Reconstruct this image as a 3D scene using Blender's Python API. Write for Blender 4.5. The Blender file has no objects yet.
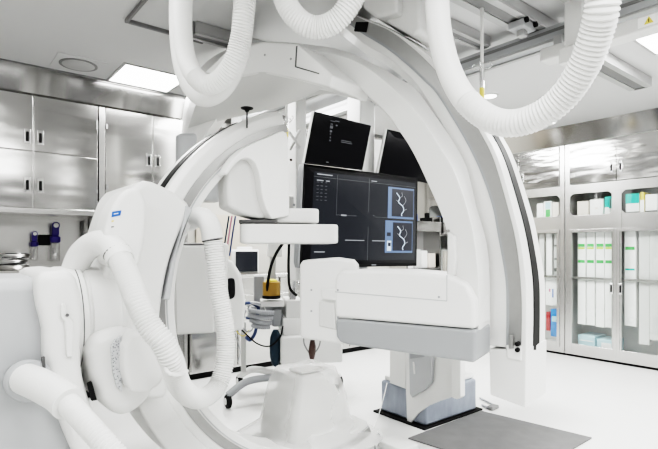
import bpy, bmesh, math, random
from mathutils import Vector, noise
random.seed(7)
V = Vector
scene = bpy.context.scene
col = scene.collection

# ------------------------------------------------------------------ survey: camera station and sight lines
F = 494.0
HOR = 249.0
CAM = V((0, 0, 1.25))
FW = V((0.6270, 0.7790, 0)).normalized()
RT = V((FW.y, -FW.x, 0))
UP = V((0, 0, 1))
XA, YA = V((1, 0, 0)), V((0, 1, 0))
CEIL = 2.68

def ray(u, v):
    return FW + RT * ((u - 329) / F) - UP * ((v - HOR) / F)
def P(u, v, Z):
    return CAM + ray(u, v) * Z
def on(u, v, p0, n):
    r = ray(u, v)
    return CAM + r * ((p0 - CAM).dot(n) / r.dot(n))
def direc(a):
    a = math.radians(a)
    return FW * math.cos(a) + RT * math.sin(a)
class Plane:
    def __init__(s, p0, n): s.p, s.n = V(p0), V(n).normalized()
    def __call__(s, u, v): return on(u, v, s.p, s.n)
    def off(s, d): return Plane(s.p + d, s.n)
def PX(x): return Plane((x, 0, 0), XA)
def PY(y): return Plane((0, y, 0), YA)
def PZ(z): return Plane((0, 0, z), UP)

# ------------------------------------------------------------------ materials
def mat(name, color, rough=.45, metal=0., bump=0., bscale=8., var=0., emis=None, stretch=None, spec=.5, alpha=1., coat=0.):
    m = bpy.data.materials.new(name); m.use_nodes = True
    nt = m.node_tree; b = nt.nodes['Principled BSDF']
    b.inputs['Base Color'].default_value = (*color, 1)
    b.inputs['Roughness'].default_value = rough
    b.inputs['Metallic'].default_value = metal
    b.inputs['Specular IOR Level'].default_value = spec
    b.inputs['Coat Weight'].default_value = coat
    if emis:
        b.inputs['Emission Color'].default_value = (*emis[0], 1)
        b.inputs['Emission Strength'].default_value = emis[1]
    tc = nt.nodes.new('ShaderNodeTexCoord'); mp = nt.nodes.new('ShaderNodeMapping')
    nt.links.new(tc.outputs['Object'], mp.inputs['Vector'])
    if stretch: mp.inputs['Scale'].default_value = stretch
    ns = nt.nodes.new('ShaderNodeTexNoise'); ns.inputs['Scale'].default_value = bscale
    nt.links.new(mp.outputs['Vector'], ns.inputs['Vector'])
    if var:
        mx = nt.nodes.new('ShaderNodeMix'); mx.data_type = 'RGBA'
        mx.inputs[6].default_value = (*[c * (1 - var) for c in color], 1)
        mx.inputs[7].default_value = (*[min(1, c * (1 + var)) for c in color], 1)
        nt.links.new(ns.outputs['Fac'], mx.inputs[0]); nt.links.new(mx.outputs[2], b.inputs['Base Color'])
    if bump:
        bp = nt.nodes.new('ShaderNodeBump'); bp.inputs['Strength'].default_value = 1.0
        bp.inputs['Distance'].default_value = bump
        nt.links.new(ns.outputs['Fac'], bp.inputs['Height']); nt.links.new(bp.outputs['Normal'], b.inputs['Normal'])
    return m
def glassy(name, tint, fac, rough=.03, white=None):
    m = bpy.data.materials.new(name); m.use_nodes = True
    nt = m.node_tree; nt.nodes.clear()
    o = nt.nodes.new('ShaderNodeOutputMaterial'); t = nt.nodes.new('ShaderNodeBsdfTransparent')
    t.inputs['Color'].default_value = (*tint, 1)
    if white:
        g = nt.nodes.new('ShaderNodeBsdfPrincipled'); g.inputs['Base Color'].default_value = (*white, 1)
        g.inputs['Roughness'].default_value = rough
    else:
        g = nt.nodes.new('ShaderNodeBsdfGlossy'); g.inputs['Roughness'].default_value = rough
    lw = nt.nodes.new('ShaderNodeLayerWeight'); lw.inputs['Blend'].default_value = .3
    ma = nt.nodes.new('ShaderNodeMath'); ma.operation = 'MULTIPLY_ADD'
    ma.inputs[1].default_value = .125; ma.inputs[2].default_value = fac
    nt.links.new(lw.outputs['Facing'], ma.inputs[0])
    mx = nt.nodes.new('ShaderNodeMixShader')
    nt.links.new(ma.outputs[0], mx.inputs[0]); nt.links.new(t.outputs[0], mx.inputs[1]); nt.links.new(g.outputs[0], mx.inputs[2])
    nt.links.new(mx.outputs[0], o.inputs['Surface'])
    return m
M = {}
M['white'] = mat('white_enamel', (.70, .70, .69), .38, var=.02, bscale=3)
M['white2'] = mat('white_moulding', (.74, .74, .73), .42, var=.02, bscale=3)
M['offwhite'] = mat('offwhite_and_shade', (.62, .62, .61), .45, var=.02, bscale=3)  # own colour of some covers; also paints shade on housing belly and recess
M['hose'] = mat('white_hose_rubber', (.72, .72, .71), .5)
M['grey'] = mat('pale_grey_enamel', (.31, .32, .33), .42, var=.03, bscale=3)
M['lgrey'] = mat('light_grey_enamel', (.44, .45, .46), .45, var=.03, bscale=3)
M['rail'] = mat('anodised_rail', (.33, .33, .325), .34, .7, var=.05, bscale=30)
M['alu'] = mat('aluminium_profile', (.50, .50, .50), .45, .4, var=.05, bscale=10)
M['dkalu'] = mat('dark_aluminium', (.24, .24, .24), .5, .3)
M['black'] = mat('black_rubber', (.010, .010, .010), .6, spec=.2)
M['black_gl'] = mat('black_gloss', (.008, .008, .01), .12)
M['seam'] = mat('seam_shadow_gap', (.10, .10, .10), .7)
M['steel'] = mat('brushed_steel_wavy', (.56, .555, .545), .12, 1., bump=.015, bscale=2.0, stretch=(.7, .7, 2.6))
M['steels'] = mat('brushed_steel_soft', (.54, .535, .525), .16, 1., bump=.010, bscale=1.6, stretch=(.6, .6, 2.2))
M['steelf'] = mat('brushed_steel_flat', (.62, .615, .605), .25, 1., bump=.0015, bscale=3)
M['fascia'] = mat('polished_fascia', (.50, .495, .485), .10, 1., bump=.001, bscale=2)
M['steeld'] = mat('steel_dark', (.46, .45, .43), .35, 1.)  # darker, rougher steel for the counter unit
M['chrome'] = mat('chrome', (.8, .8, .8), .1, 1.)
M['ceil'] = mat('ceiling_paint', (.66, .66, .66), .8, var=.02, bscale=1)
M['wall'] = mat('wall_panel', (.50, .485, .45), .6, var=.02, bscale=2)
M['wallw'] = mat('wall_white_panel', (.78, .78, .76), .6, var=.02, bscale=2)
M['floor'] = mat('white_vinyl', (.70, .70, .69), .3, var=.03, bscale=5, bump=.001)
M['mat'] = mat('grey_mat', (.15, .15, .15), .8, var=.18, bscale=9, bump=.002)
M['bluegrey'] = mat('blue_grey_film', (.27, .30, .35), .3, var=.35, bscale=14, stretch=(1, 1, .4))
M['screen'] = mat('screen_off', (.006, .006, .008), .12)
M['screenui'] = mat('screen_lit', (.01, .011, .014), .15, emis=((.25, .28, .33), .035))
M['ui_grey'] = mat('screen_text', (.05, .05, .05), .4, emis=((.7, .75, .8), .22))
M['ui_line'] = mat('screen_line', (.02, .02, .02), .4, emis=((.35, .38, .42), .10))
M['ui_blue'] = mat('screen_blue', (.02, .03, .05), .4, emis=((.25, .38, .65), .25))
M['ui_dark'] = mat('screen_image', (.01, .011, .016), .3, emis=((.05, .06, .09), .1))
M['ui_white'] = mat('screen_white', (.05, .05, .05), .4, emis=((.7, .85, 1), .5))
M['blue'] = mat('blue_print', (.03, .12, .45), .35)
M['violet'] = mat('violet_plastic', (.045, .03, .20), .3)
M['gold'] = mat('amber_plastic', (.30, .175, .035), .3)
M['teal'] = mat('dark_teal_rubber', (.008, .03, .05), .45)
M['denim'] = mat('blue_cable', (.04, .07, .16), .5)
M['greycable'] = mat('grey_cable', (.35, .36, .38), .5)
M['yellow'] = mat('yellow_plastic', (.75, .60, .15), .4)
M['red'] = mat('red_plastic', (.45, .05, .05), .4)
M['pink'] = mat('pink_tube', (.55, .25, .33), .4)
M['brown'] = mat('brown_plug', (.045, .022, .018), .4)
M['paper'] = mat('paper_white', (.90, .90, .89), .6)
M['paperg'] = mat('paper_grey', (.60, .60, .59), .6)
M['cream'] = mat('paper_cream', (.76, .70, .64), .6)
M['green'] = mat('green_print', (.10, .42, .12), .5)
M['lime'] = mat('lime_print', (.50, .65, .12), .5)
M['teallab'] = mat('teal_print', (.05, .45, .38), .5)
M['skyblue'] = mat('blue_pack', (.05, .22, .62), .4)
M['aqua'] = mat('aqua_box', (.45, .66, .72), .4)
M['inside'] = mat('cabinet_interior', (.62, .62, .61), .5, .1)
M['pane'] = glassy('cabinet_glass', (.98, .99, .985), .05)
M['jar'] = glassy('clear_jar', (.92, .92, .92), .18, .1)
M['bag'] = glassy('clear_plastic_bag', (.97, .97, .97), .28, .25, white=(.82, .82, .81))
M['lamp'] = mat('luminaire', (.9, .9, .9), .5, emis=((1, .99, .97), 6.0))
M['lamp2'] = mat('downlight_lens', (.9, .9, .9), .5, emis=((1, .98, .94), 3.0))

# ------------------------------------------------------------------ object builders
ORG = {}
def tag(o, label=None, cat=None, group=None, kind=None):
    if label: o['label'] = label
    if cat: o['category'] = cat
    if group: o['group'] = group
    if kind: o['kind'] = kind
    return o
def empty(name, loc, label, cat, group=None):
    o = bpy.data.objects.new(name, None); col.objects.link(o)
    o.location = loc; o.empty_display_size = .05
    ORG[o.name] = V(loc)
    return tag(o, label, cat, group)
class MB:
    """collects shapes, then links them as ONE mesh object"""
    def __init__(s): s.v, s.f = [], []
    def add(s, vs, fs):
        n = len(s.v); s.v += [V(p) for p in vs]; s.f += [tuple(i + n for i in f) for f in fs]; return s
    def box(s, c, d, ax=(XA, YA, UP)):
        c = V(c); h = [ax[i] * (d[i] / 2) for i in range(3)]
        vs = [c + h[0] * a + h[1] * b + h[2] * e for a, b, e in
              ((-1,-1,-1),(1,-1,-1),(1,1,-1),(-1,1,-1),(-1,-1,1),(1,-1,1),(1,1,1),(-1,1,1))]
        return s.add(vs, [(0,3,2,1),(4,5,6,7),(0,1,5,4),(1,2,6,5),(2,3,7,6),(3,0,4,7)])
    def box2(s, lo, hi):
        lo, hi = V(lo), V(hi); return s.box((lo + hi) / 2, hi - lo)
    def prism(s, pts, w):
        n = len(pts); vs = [V(p) for p in pts] + [V(p) + V(w) for p in pts]
        fs = [tuple(range(n)), tuple(range(2 * n - 1, n - 1, -1))]
        fs += [(i, i + n, (i + 1) % n + n, (i + 1) % n) for i in range(n)]
        return s.add(vs, fs)
    def strips(s, lines, closed=True):
        """lines: polylines of equal length forming the closed section of a long solid"""
        n = len(lines[0]); k = len(lines); vs = [p for l in lines for p in l]; fs = []
        for a in range(k if closed else k - 1):
            b = (a + 1) % k
            for i in range(n - 1): fs.append((a*n+i, a*n+i+1, b*n+i+1, b*n+i))
        if closed:
            fs.append(tuple(a*n for a in range(k))); fs.append(tuple(a*n+n-1 for a in range(k-1, -1, -1)))
        return s.add(vs, fs)
    def tube(s, pts, r, seg=10, caps=True, ry=None):
        pts = [V(p) for p in pts]; rs = r if isinstance(r, (list, tuple)) else [r] * len(pts)
        t0 = (pts[1] - pts[0]).normalized(); ref = UP if abs(t0.z) < .9 else XA
        nrm = t0.cross(ref).normalized(); vs = []; fs = []
        for i, p in enumerate(pts):
            t = (pts[min(i+1, len(pts)-1)] - pts[max(i-1, 0)]).normalized()
            nrm = (nrm - t * nrm.dot(t)).normalized(); bn = t.cross(nrm)
            for k in range(seg):
                a = 2 * math.pi * k / seg
                vs.append(p + nrm * (rs[i] * math.cos(a)) + bn * (rs[i] * math.sin(a)))
        for i in range(len(pts) - 1):
            for k in range(seg):
                k2 = (k + 1) % seg; fs.append((i*seg+k, i*seg+k2, (i+1)*seg+k2, (i+1)*seg+k))
        if caps:
            fs.append(tuple(range(seg - 1, -1, -1))); fs.append(tuple((len(pts)-1)*seg + k for k in range(seg)))
        return s.add(vs, fs)
    def lathe(s, c, prof, seg=24, axis=UP):
        """prof: (radius, distance along axis)"""
        return s.tube_prof(V(c), axis.normalized(), prof, seg)
    def tube_prof(s, c, ax, prof, seg):
        ref = UP if abs(ax.z) < .9 else XA
        a1 = ax.cross(ref).normalized(); a2 = ax.cross(a1); vs, fs = [], []
        for r, h in prof:
            for k in range(seg):
                a = 2 * math.pi * k / seg
                vs.append(c + ax * h + a1 * (max(r, 1e-4) * math.cos(a)) + a2 * (max(r, 1e-4) * math.sin(a)))
        for i in range(len(prof) - 1):
            for k in range(seg):
                k2 = (k + 1) % seg; fs.append((i*seg+k, i*seg+k2, (i+1)*seg+k2, (i+1)*seg+k))
        fs.append(tuple(range(seg - 1, -1, -1))); fs.append(tuple((len(prof)-1)*seg + k for k in range(seg)))
        return s.add(vs, fs)
    def build(s, name, m, parent=None, bev=0., seg=3, smooth=True, loc=None, ang=35):
        if parent is not None: org = ORG[parent.name]
        elif loc is not None: org = V(loc)
        else:
            xs = [p.x for p in s.v]; ys = [p.y for p in s.v]; zs = [p.z for p in s.v]
            org = V(((min(xs)+max(xs))/2, (min(ys)+max(ys))/2, min(zs)))
        me = bpy.data.meshes.new(name)
        me.from_pydata([p - org for p in s.v], [], s.f)
        bm = bmesh.new(); bm.from_mesh(me); bmesh.ops.recalc_face_normals(bm, faces=bm.faces); bm.to_mesh(me); bm.free()
        me.materials.append(M[m] if isinstance(m, str) else m)
        o = bpy.data.objects.new(name, me); col.objects.link(o)
        if parent is not None: o.parent = parent
        else: o.location = org
        ORG[o.name] = org
        if bev:
            b = o.modifiers.new('bevel', 'BEVEL'); b.width = bev; b.segments = seg; b.limit_method = 'ANGLE'
            b.angle_limit = math.radians(ang); b.harden_normals = False
        if smooth:
            for p in me.polygons: p.use_smooth = True
            if bev:
                w = o.modifiers.new('wn', 'WEIGHTED_NORMAL'); w.keep_sharp = True
            else:
                me.set_sharp_from_angle(angle=math.radians(40))
        return o
def cr(pts, n):
    """Catmull-Rom through points (tuples or vectors), n samples evenly by arc length"""
    pts = [V(p) if len(p) == 3 else V((p[0], p[1], 0)) for p in pts]
    q = [pts[0] * 2 - pts[1]] + pts + [pts[-1] * 2 - pts[-2]]; out = []
    for i in range(1, len(q) - 2):
        for k in range(16):
            t = k / 16; a, b, c, d = q[i-1], q[i], q[i+1], q[i+2]
            out.append(.5 * ((2*b) + (c-a)*t + (2*a-5*b+4*c-d)*t*t + (3*b-a-3*c+d)*t**3))
    out.append(pts[-1])
    L = [0]
    for i in range(1, len(out)): L.append(L[-1] + (out[i] - out[i-1]).length)
    res = []; j = 0
    for k in range(n):
        s = L[-1] * k / (n - 1)
        while j < len(L) - 2 and L[j+1] < s: j += 1
        f = (s - L[j]) / max(1e-9, L[j+1] - L[j]); res.append(out[j].lerp(out[j+1], min(1, max(0, f))))
    return res
def trace(pts, n, pl): return [pl(p.x, p.y) for p in cr(pts, n)]
def poly(pts, pl): return [pl(*p) for p in pts]
def rpoly(pts, pl, n=48):
    """smooth closed outline"""
    q = cr(list(pts) + [pts[0]], n + 1)[:-1]
    return [pl(p.x, p.y) for p in q]
def hose(name, pts, r, label, cat='hose', group=None, corr=(0., 1.), pitch=.0115, parent=None, m='hose', amp=.11):
    """pts: world points; corrugated between the two fractions of its length"""
    pts = [V(p) for p in pts]; L = sum((pts[i+1]-pts[i]).length for i in range(len(pts)-1))
    n = int(L / pitch * 3) + 2; q = cr(pts, n); rs = []
    for i in range(n):
        f = i / (n - 1); a = amp if corr[0] <= f <= corr[1] else 0
        rs.append(r * (1 - (a if i % 3 == 0 else 0) + (a * .3 if i % 3 == 1 else 0)))
    mb = MB().tube(q, rs, 20)
    o = mb.build(name, m, parent)
    if parent is None: tag(o, label, cat, group)
    return o

# ------------------------------------------------------------------ camera
cd = bpy.data.cameras.new('camera'); co = bpy.data.objects.new('camera', cd); col.objects.link(co)
cd.sensor_width = 36; cd.sensor_fit = 'HORIZONTAL'; cd.lens = F / 658 * 36
cd.shift_y = (HOR - 224.5) / 658
co.location = CAM
co.rotation_euler = (math.radians(90), 0, math.atan2(FW.y, FW.x) - math.pi / 2)
scene.camera = co

# ------------------------------------------------------------------ room shell
def struct(o): o['kind'] = 'structure'; return o
YW, XW = 4.90, 6.22
struct(MB().box2((-3.0, -3.2, -.05), (XW, YW, 0)).build('floor', 'floor', smooth=False))
struct(MB().box2((-3.0, -3.2, CEIL), (XW, YW, CEIL + .05)).build('ceiling', 'ceil', smooth=False))
struct(MB().box2((-3.0, YW, 0), (XW + .1, YW + .1, CEIL)).build('wall_left', 'wall', smooth=False))
struct(MB().box2((XW, -3.2, 0), (XW + .1, YW, CEIL)).build('wall_right', 'wallw', smooth=False))
struct(MB().box2((-3.1, -3.2, 0), (-3.0, YW, CEIL)).build('wall_back', 'wallw', smooth=False))

# steel fascia between ceiling and cabinets (left wall, two lengths; right wall sloping)
def fascia(name, x0, x1, y):
    mb = MB().prism([(x0, y, 2.47), (x0, y - .03, CEIL - .012), (x0, YW, CEIL - .012), (x0, YW, 2.47)], (x1 - x0, 0, 0))
    return struct(mb.build(name, 'fascia', smooth=False))
fascia('trim_1', -1.2, 1.86, 4.47)
fascia('trim_2', 1.87, 5.78, 4.53)
struct(MB().box2((-1.2, 4.425, CEIL - .012), (5.78, 4.56, CEIL - .001)).build('trim_3', 'dkalu', smooth=False))
struct(MB().prism([(5.79, -.6, 2.47), (5.72, -.6, CEIL - .002), (XW, -.6, CEIL - .002), (XW, -.6, 2.47)], (0, 5.35, 0)).build('trim_4', 'fascia', smooth=False))

# ------------------------------------------------------------------ left wall cabinets
YF = 4.52
def pull(name, x, z, parent, y=YF, h=.115):
    mb = MB().box2((x - .023, y - .010, z - h/2), (x + .023, y - .003, z + h/2))
    o = mb.build(name, 'chrome', parent, bev=.004)
    MB().box2((x - .010, y - .014, z - h*.36), (x + .010, y - .009, z + h*.30)).build('grip', 'black', o, bev=.003)
    return o
c1 = empty('wall_cabinet', (.63, 4.70, 1.53), 'stainless steel wall cabinet with four doors above the open counter with blue suction regulators', 'cabinet', 'steel cabinets on the left wall')
MB().box2((.16, YF, 1.53), (1.105, YW - .012, 2.468)).build('cabinet_body', 'steelf', c1, smooth=False)
for (z0, z1) in ((2.025, 2.462), (1.575, 2.015)):
    for (x0, x1, hx) in ((.165, .624, .585), (.632, 1.10, .675)):
        d = MB().box2((x0, YF - .02, z0), (x1, YF - .001, z1)).build('cabinet_door', 'steels', c1, bev=.003)
        pull('handle', hx, (2.135 if z0 > 2 else 1.755), d, YF - .02)
MB().box2((.16, YF - .03, 1.53), (1.105, YF, 1.572)).build('bottom_rail', 'steelf', c1, bev=.003)
for z in (1.62, 1.72, 2.30, 2.26): MB().box2((1.088, YF - .03, z), (1.10, YF - .018, z + .035)).build('hinge', 'dkalu', c1)
c2 = empty('tall_cabinet', (1.5, 4.70, 0), 'tall stainless steel cabinet behind the white C-arm carrier', 'cabinet', 'steel cabinets on the left wall')
c2['label'] = 'tall stainless steel cabinet reaching the floor behind the white carrier with the blue badge'
MB().box2((1.115, YF, .0), (1.90, YW - .012, 2.468)).build('cabinet_body', 'steelf', c2, smooth=False)
for (z0, z1) in ((1.575, 2.462), (.12, 1.565)):
    for (x0, x1, hx) in ((1.165, 1.565, 1.53), (1.573, 1.86, 1.61)):
        d = MB().box2((x0, YF - .02, z0), (x1, YF - .001, z1)).build('cabinet_door', 'steels', c2, bev=.003)
        pull('handle', hx, (2.05 if z0 > 1.5 else .9), d, YF - .02)
MB().box2((1.112, YF - .018, .12), (1.16, YF, 2.462)).build('stile', 'steelf', c2, bev=.003)
MB().box2((1.865, YF - .018, .12), (1.90, YF, 2.462)).build('stile', 'steelf', c2, bev=.003)
for z in (1.63, 1.76, 2.28): MB().box2((1.165, YF - .032, z), (1.178, YF - .02, z + .04)).build('hinge', 'dkalu', c2)
# counter and base unit under the wall cabinet
b1 = empty('base_cabinet', (.6, 4.65, 0), 'steel base cabinet under the counter behind the grey gantry column', 'cabinet', 'steel base cabinets')
MB().box2((-1.0, 4.5, 0), (1.11, 4.6, .08)).build('plinth', 'black', b1, smooth=False)
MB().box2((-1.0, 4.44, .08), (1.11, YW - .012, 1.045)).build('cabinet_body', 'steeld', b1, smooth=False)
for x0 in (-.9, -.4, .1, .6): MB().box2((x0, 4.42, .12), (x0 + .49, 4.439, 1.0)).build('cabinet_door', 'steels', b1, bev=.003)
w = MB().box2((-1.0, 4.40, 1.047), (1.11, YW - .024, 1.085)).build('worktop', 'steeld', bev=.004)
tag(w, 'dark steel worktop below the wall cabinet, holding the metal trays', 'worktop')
sp = MB().box2((-1.0, YW - .02, 1.09), (1.11, YW - .002, 1.53)).build('backsplash', 'steelf', smooth=False)
tag(sp, 'steel backsplash panel between the worktop and the wall cabinet, carrying the suction regulators', 'backsplash')
# regulators on the backsplash
yb = YW - .03
pb = PY(yb)
def regulator(u, vt, vb, wpx, label, first):
    t = pb(u, vt); b = pb(u, vb); s = (pb(u + wpx/2, vt) - t).length * 1.15
    root = empty('suction_regulator', (t.x, yb, b.z), label, 'regulator', 'suction regulators')
    h = t.z - b.z; yy = yb - s - .012; c = V((t.x, yy, b.z))
    MB().lathe(c, [(s*.80, 0), (s*.92, .01), (s*.92, h*.42), (s*.7, h*.44)], 20).build('jar', 'jar', root)
    MB().lathe(c + V((0,0,h*.44)), [(s*.95, 0), (s*1.05, h*.04), (s*1.05, h*.13), (s*.6, h*.16), (s*.45, h*.20)], 20).build('jar_lid', 'violet', root)
    g = MB().box(c + V((0, 0, h*.72)), (s*1.4, s*1.2, h*.24)).build('regulator_body', 'violet', root, bev=s*.25)
    MB().lathe(c + V((0, -s*.6, h*.84)), [(s*.7, 0), (s*.75, s*.35), (s*.6, s*.4)], 18, -YA).build('dial', 'violet' if not first else 'violet', root)
    MB().lathe(c + V((0, -s*1.05, h*.84)), [(s*.5, 0), (s*.5, s*.06)], 18, -YA).build('gauge_face', 'paper', root)
    MB().box((t.x, yb - .002, b.z + h*.72), (s*.8, .03, h*.2)).build('wall_bracket', 'black', root)
    return root
regulator(54, 219, 261, 9, 'taller violet suction regulator with clear jar, right of the pair on the backsplash', True)
regulator(33.5, 229, 260, 7, 'smaller violet suction regulator with clear jar, left of the pair on the backsplash', False)
pp = pb(44, 240)
k = MB().box((pp.x, yb - .01, pp.z), (.09, .03, .09)).build('outlet_block', 'black', bev=.006)
tag(k, 'black gas outlet block between the two violet regulators', 'outlet')
pp = pb(82, 232)
q = [(pp.x + .012*math.cos(i*1.1), yb - .03 + .012*math.sin(i*1.1), pp.z + .10 - i*.0035) for i in range(60)]
tag(MB().tube(q, .004, 6).build('coiled_cord', 'dkalu'), 'dark coiled cord hanging on the backsplash right of the regulators', 'cord')
# metal trays on the worktop
for i, (x, hh) in enumerate(((.47, 0), (.46, .045), (.48, .09))):
    r = MB()
    r.lathe((x, 4.62, 1.086 + hh), [(.12, 0), (.135, .006), (.15, .034), (.165, .040), (.146, .040), (.125, .010)], 28)
    tag(r.build('metal_tray', 'chrome'), ('lowest', 'middle', 'topmost')[i] + ' steel basin of the stack on the dark worktop', 'basin', 'steel basins on the worktop')
# low steel cabinets right of the tall cabinet
def low_cabinet(x0, x1, label):
    r = empty('low_cabinet', ((x0+x1)/2, 4.7, 0), label, 'cabinet', 'steel base cabinets')
    MB().box2((x0, 4.47, .06), (x1, YW - .012, .955)).build('cabinet_body', 'steelf', r, smooth=False)
    MB().box2((x0, 4.50, 0), (x1, 4.6, .06)).build('plinth', 'black', r, smooth=False)
    n = max(1, round((x1 - x0) / .5)); w_ = (x1 - x0) / n
    for i in range(n):
        d = MB().box2((x0 + i*w_ + .006, 4.452, .08), (x0 + (i+1)*w_ - .006, 4.469, .78)).build('cabinet_door', 'steels', r, bev=.003)
        pull('handle', x0 + i*w_ + (w_ - .06 if i % 2 == 0 else .06), .68, d, 4.452)
        dr = MB().box2((x0 + i*w_ + .006, 4.452, .79), (x0 + (i+1)*w_ - .006, 4.469, .945)).build('drawer', 'steels', r, bev=.003)
        pull('handle', x0 + (i+.5)*w_, .87, dr, 4.452, .03)
    return r
low_cabinet(1.91, 2.90, 'low steel cabinet with black plinth behind the hanging hose loop and cable basket')
low_cabinet(2.91, 4.40, 'low steel cabinet behind the white anaesthesia cart and large display')
w = MB().box2((1.91, 4.42, .957), (4.40, YW - .024, .99)).build('worktop', 'steelf', bev=.004)
tag(w, 'pale steel worktop along the wall behind the patient monitor', 'worktop')
pk = MB().box2((2.15, YW - .022, 1.0), (2.75, YW - .002, 1.62)).build('wall_panel', mat('beige_panel', (.50, .455, .39), .55, var=.03), bev=.003)
tag(pk, 'beige wall panel seen between the hose fitting and the flat detector', 'panel')

# ------------------------------------------------------------------ right wall cabinets
XF = 5.79
def right_unit(y0, y1, label, far=False):
    """y0 far end ... y1 near end; tall unit with steel top doors, glazed slot and glazed tall doors"""
    r = empty('storage_cabinet', (XF + .2, (y0+y1)/2, 0), label, 'cabinet', 'glazed steel cabinets on the right wall')
    ym = (y0 + y1) / 2
    body = MB()
    body.box2((XW - .02, y1, .03), (XW - .002, y0, 2.468))            # back
    for y in (y0, y1):
        s_ = .012 if y == y1 else -.012
        body.box2((XF, min(y, y+s_), .03), (XW - .02, max(y, y+s_), 2.468))
    body.box2((XF, y1, 2.44), (XW - .02, y0, 2.468)); body.box2((XF + .01, y1, .03), (XW - .02, y0, .09))
    body.build('cabinet_body', 'inside', r, smooth=False)
    MB().box2((XF + .03, y1, 0), (XF + .06, y0, .03)).build('plinth', 'black', r, smooth=False)
    for z in (1.555, 1.93): MB().box2((XF + .015, y1 + .013, z - .01), (XW - .021, y0 - .013, z + .01)).build('shelf', 'steelf', r, smooth=False)
    if far: MB().box2((XF + .06, y1 + .013, .90), (XW - .021, y0 - .013, .912)).build('shelf', 'steelf', r, smooth=False)
    else: MB().box2((XF + .025, y1 + .013, .905), (XF + .045, y0 - .013, .93)).build('cross_bar', 'steelf', r, smooth=False)
    # front frame: stiles, wide cross rails with clipped corners
    fr = MB()
    for y in (y0, y1):
        s_ = .055 if y == y1 else -.055
        fr.box2((XF - .004, min(y, y+s_), .03), (XF + .012, max(y, y+s_), 2.465))
    for (a, b_) in ((1.475, 1.636), (1.885, 1.992)):
        fr.box2((XF - .003, y1 + .05, a), (XF + .012, y0 - .05, b_))
    fr.box2((XF - .003, y1 + .05, .03), (XF + .012, y0 - .05, .10))
    for (a, b_) in ((y1 + .055, ym - .05), (ym + .05, y0 - .055)):
        for (yy, sy) in ((a, 1), (b_, -1)):
            for (zz, sz) in ((1.636, 1), (1.885, -1)):
                fr.prism([(XF - .006, yy - sy*.005, zz - sz*.005), (XF - .006, yy + sy*.04, zz - sz*.005), (XF - .006, yy - sy*.005, zz + sz*.04)], (.016, 0, 0))
    fr.build('front_frame', 'steelf', r, bev=.002)
    st = MB().box2((XF - .012, ym - .05, .10), (XF - .0045, ym + .05, 1.885)).build('centre_stile', 'steelf', r, bev=.002)
    for sg in (-1, 1):
        a, b_ = (y1 + .055, ym) if sg < 0 else (ym, y0 - .055)
        d = MB().box2((XF - .022, a + .003, 1.995), (XF - .005, b_ - .003, 2.455)).build('top_door', 'steel', r, bev=.003)
        hy = ym + sg * .045
        h = MB().box2((XF - .034, hy - .016, 2.08), (XF - .023, hy + .016, 2.20)).build('handle', 'chrome', d, bev=.004)
        MB().box2((XF - .038, hy - .007, 2.10), (XF - .033, hy + .007, 2.17)).build('grip', 'black', h, bev=.002)
        # glazed slot
        MB().box2((XF - .001, a, 1.63), (XF + .003, b_, 1.89)).build('slot_pane', 'pane', r, smooth=False)
        # tall glazed door: frame + pane + handle
        dm = MB(); e = .03
        dm.box2((XF - .02, a, .10), (XF - .005, a + e, 1.475)); dm.box2((XF - .02, b_ - e, .10), (XF - .005, b_, 1.475))
        dm.box2((XF - .02, a + e, .10), (XF - .005, b_ - e, .16)); dm.box2((XF - .02, a + e, 1.44), (XF - .005, b_ - e, 1.475))
        g = dm.build('glass_door', 'steelf', r, bev=.002)
        MB().box2((XF - .014, a + e, .16), (XF - .010, b_ - e, 1.44)).build('pane', 'pane', g, smooth=False)
        h = MB().box2((XF - .034, hy - .018, .76), (XF - .021, hy + .018, .88)).build('handle', 'chrome', g, bev=.004)
        MB().box2((XF - .038, hy - .009, .78), (XF - .033, hy + .009, .86)).build('grip', 'black', h, bev=.002)
    return r
right_unit(2.775, 1.655, 'tall steel cabinet with four white green-banded catheter boxes behind its glass door')
right_unit(3.905, 2.785, 'tall steel cabinet half hidden by the white arc, with a blue pack behind glass')
right_unit(4.86, 3.915, 'tall steel cabinet in the far corner seen through the ceiling arc opening', True)
right_unit(1.645, .525, 'tall steel cabinet at the right edge past the translucent hanging bags')

# contents: tall hanging catheter boxes
def catheter_box(y, z0, z1, wy, bands, label, x=XF + .07, m='paper', group='catheter boxes behind the glass doors'):
    o = empty('catheter_box', (x, y, z0), label, 'box', group)
    MB().box2((x, y - wy/2, z0), (x + .08, y + wy/2, z1)).build('carton', m, o, bev=.004)
    for (z, h, c) in bands: MB().box2((x - .003, y - wy*.42, z), (x - .0005, y + wy*.42, z + h)).build('label_band', c, o)
    return o
def yat(u): return PX(XF + .07)(u, 260).y
bb = [(1.275, .035, 'green'), (1.25, .02, 'lime'), (1.09, .035, 'green')]
nm = ['leftmost', 'second', 'third', 'rightmost']
for i, u in enumerate((581.5, 590.5, 600, 609)):
    catheter_box(yat(u), .38 - .01 * (i == 2), 1.543, .088, bb, f'tall white catheter box with green bands, {nm[i]} of four behind the glass door')
catheter_box(yat(630), .42, 1.543, .11, [(1.24, .035, 'green'), (1.02, .02, 'teallab')], 'tall white box with one green band right of the cabinet centre handles')
catheter_box(yat(644), .24, 1.543, .10, [], 'pale grey hanging sterile pouch next to the single green-banded box', m='paperg')
catheter_box(yat(655), .30, 1.543, .10, [], 'pale grey hanging sterile pouch at the right edge of the picture', m='paperg')
catheter_box(yat(549), .93, 1.543, .07, [], 'plain white pouch behind glass just right of the white arc', m='paper')
catheter_box(yat(541.5), .93, 1.543, .06, [], 'grey pouch behind glass partly hidden by the white arc', m='paperg')
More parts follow.
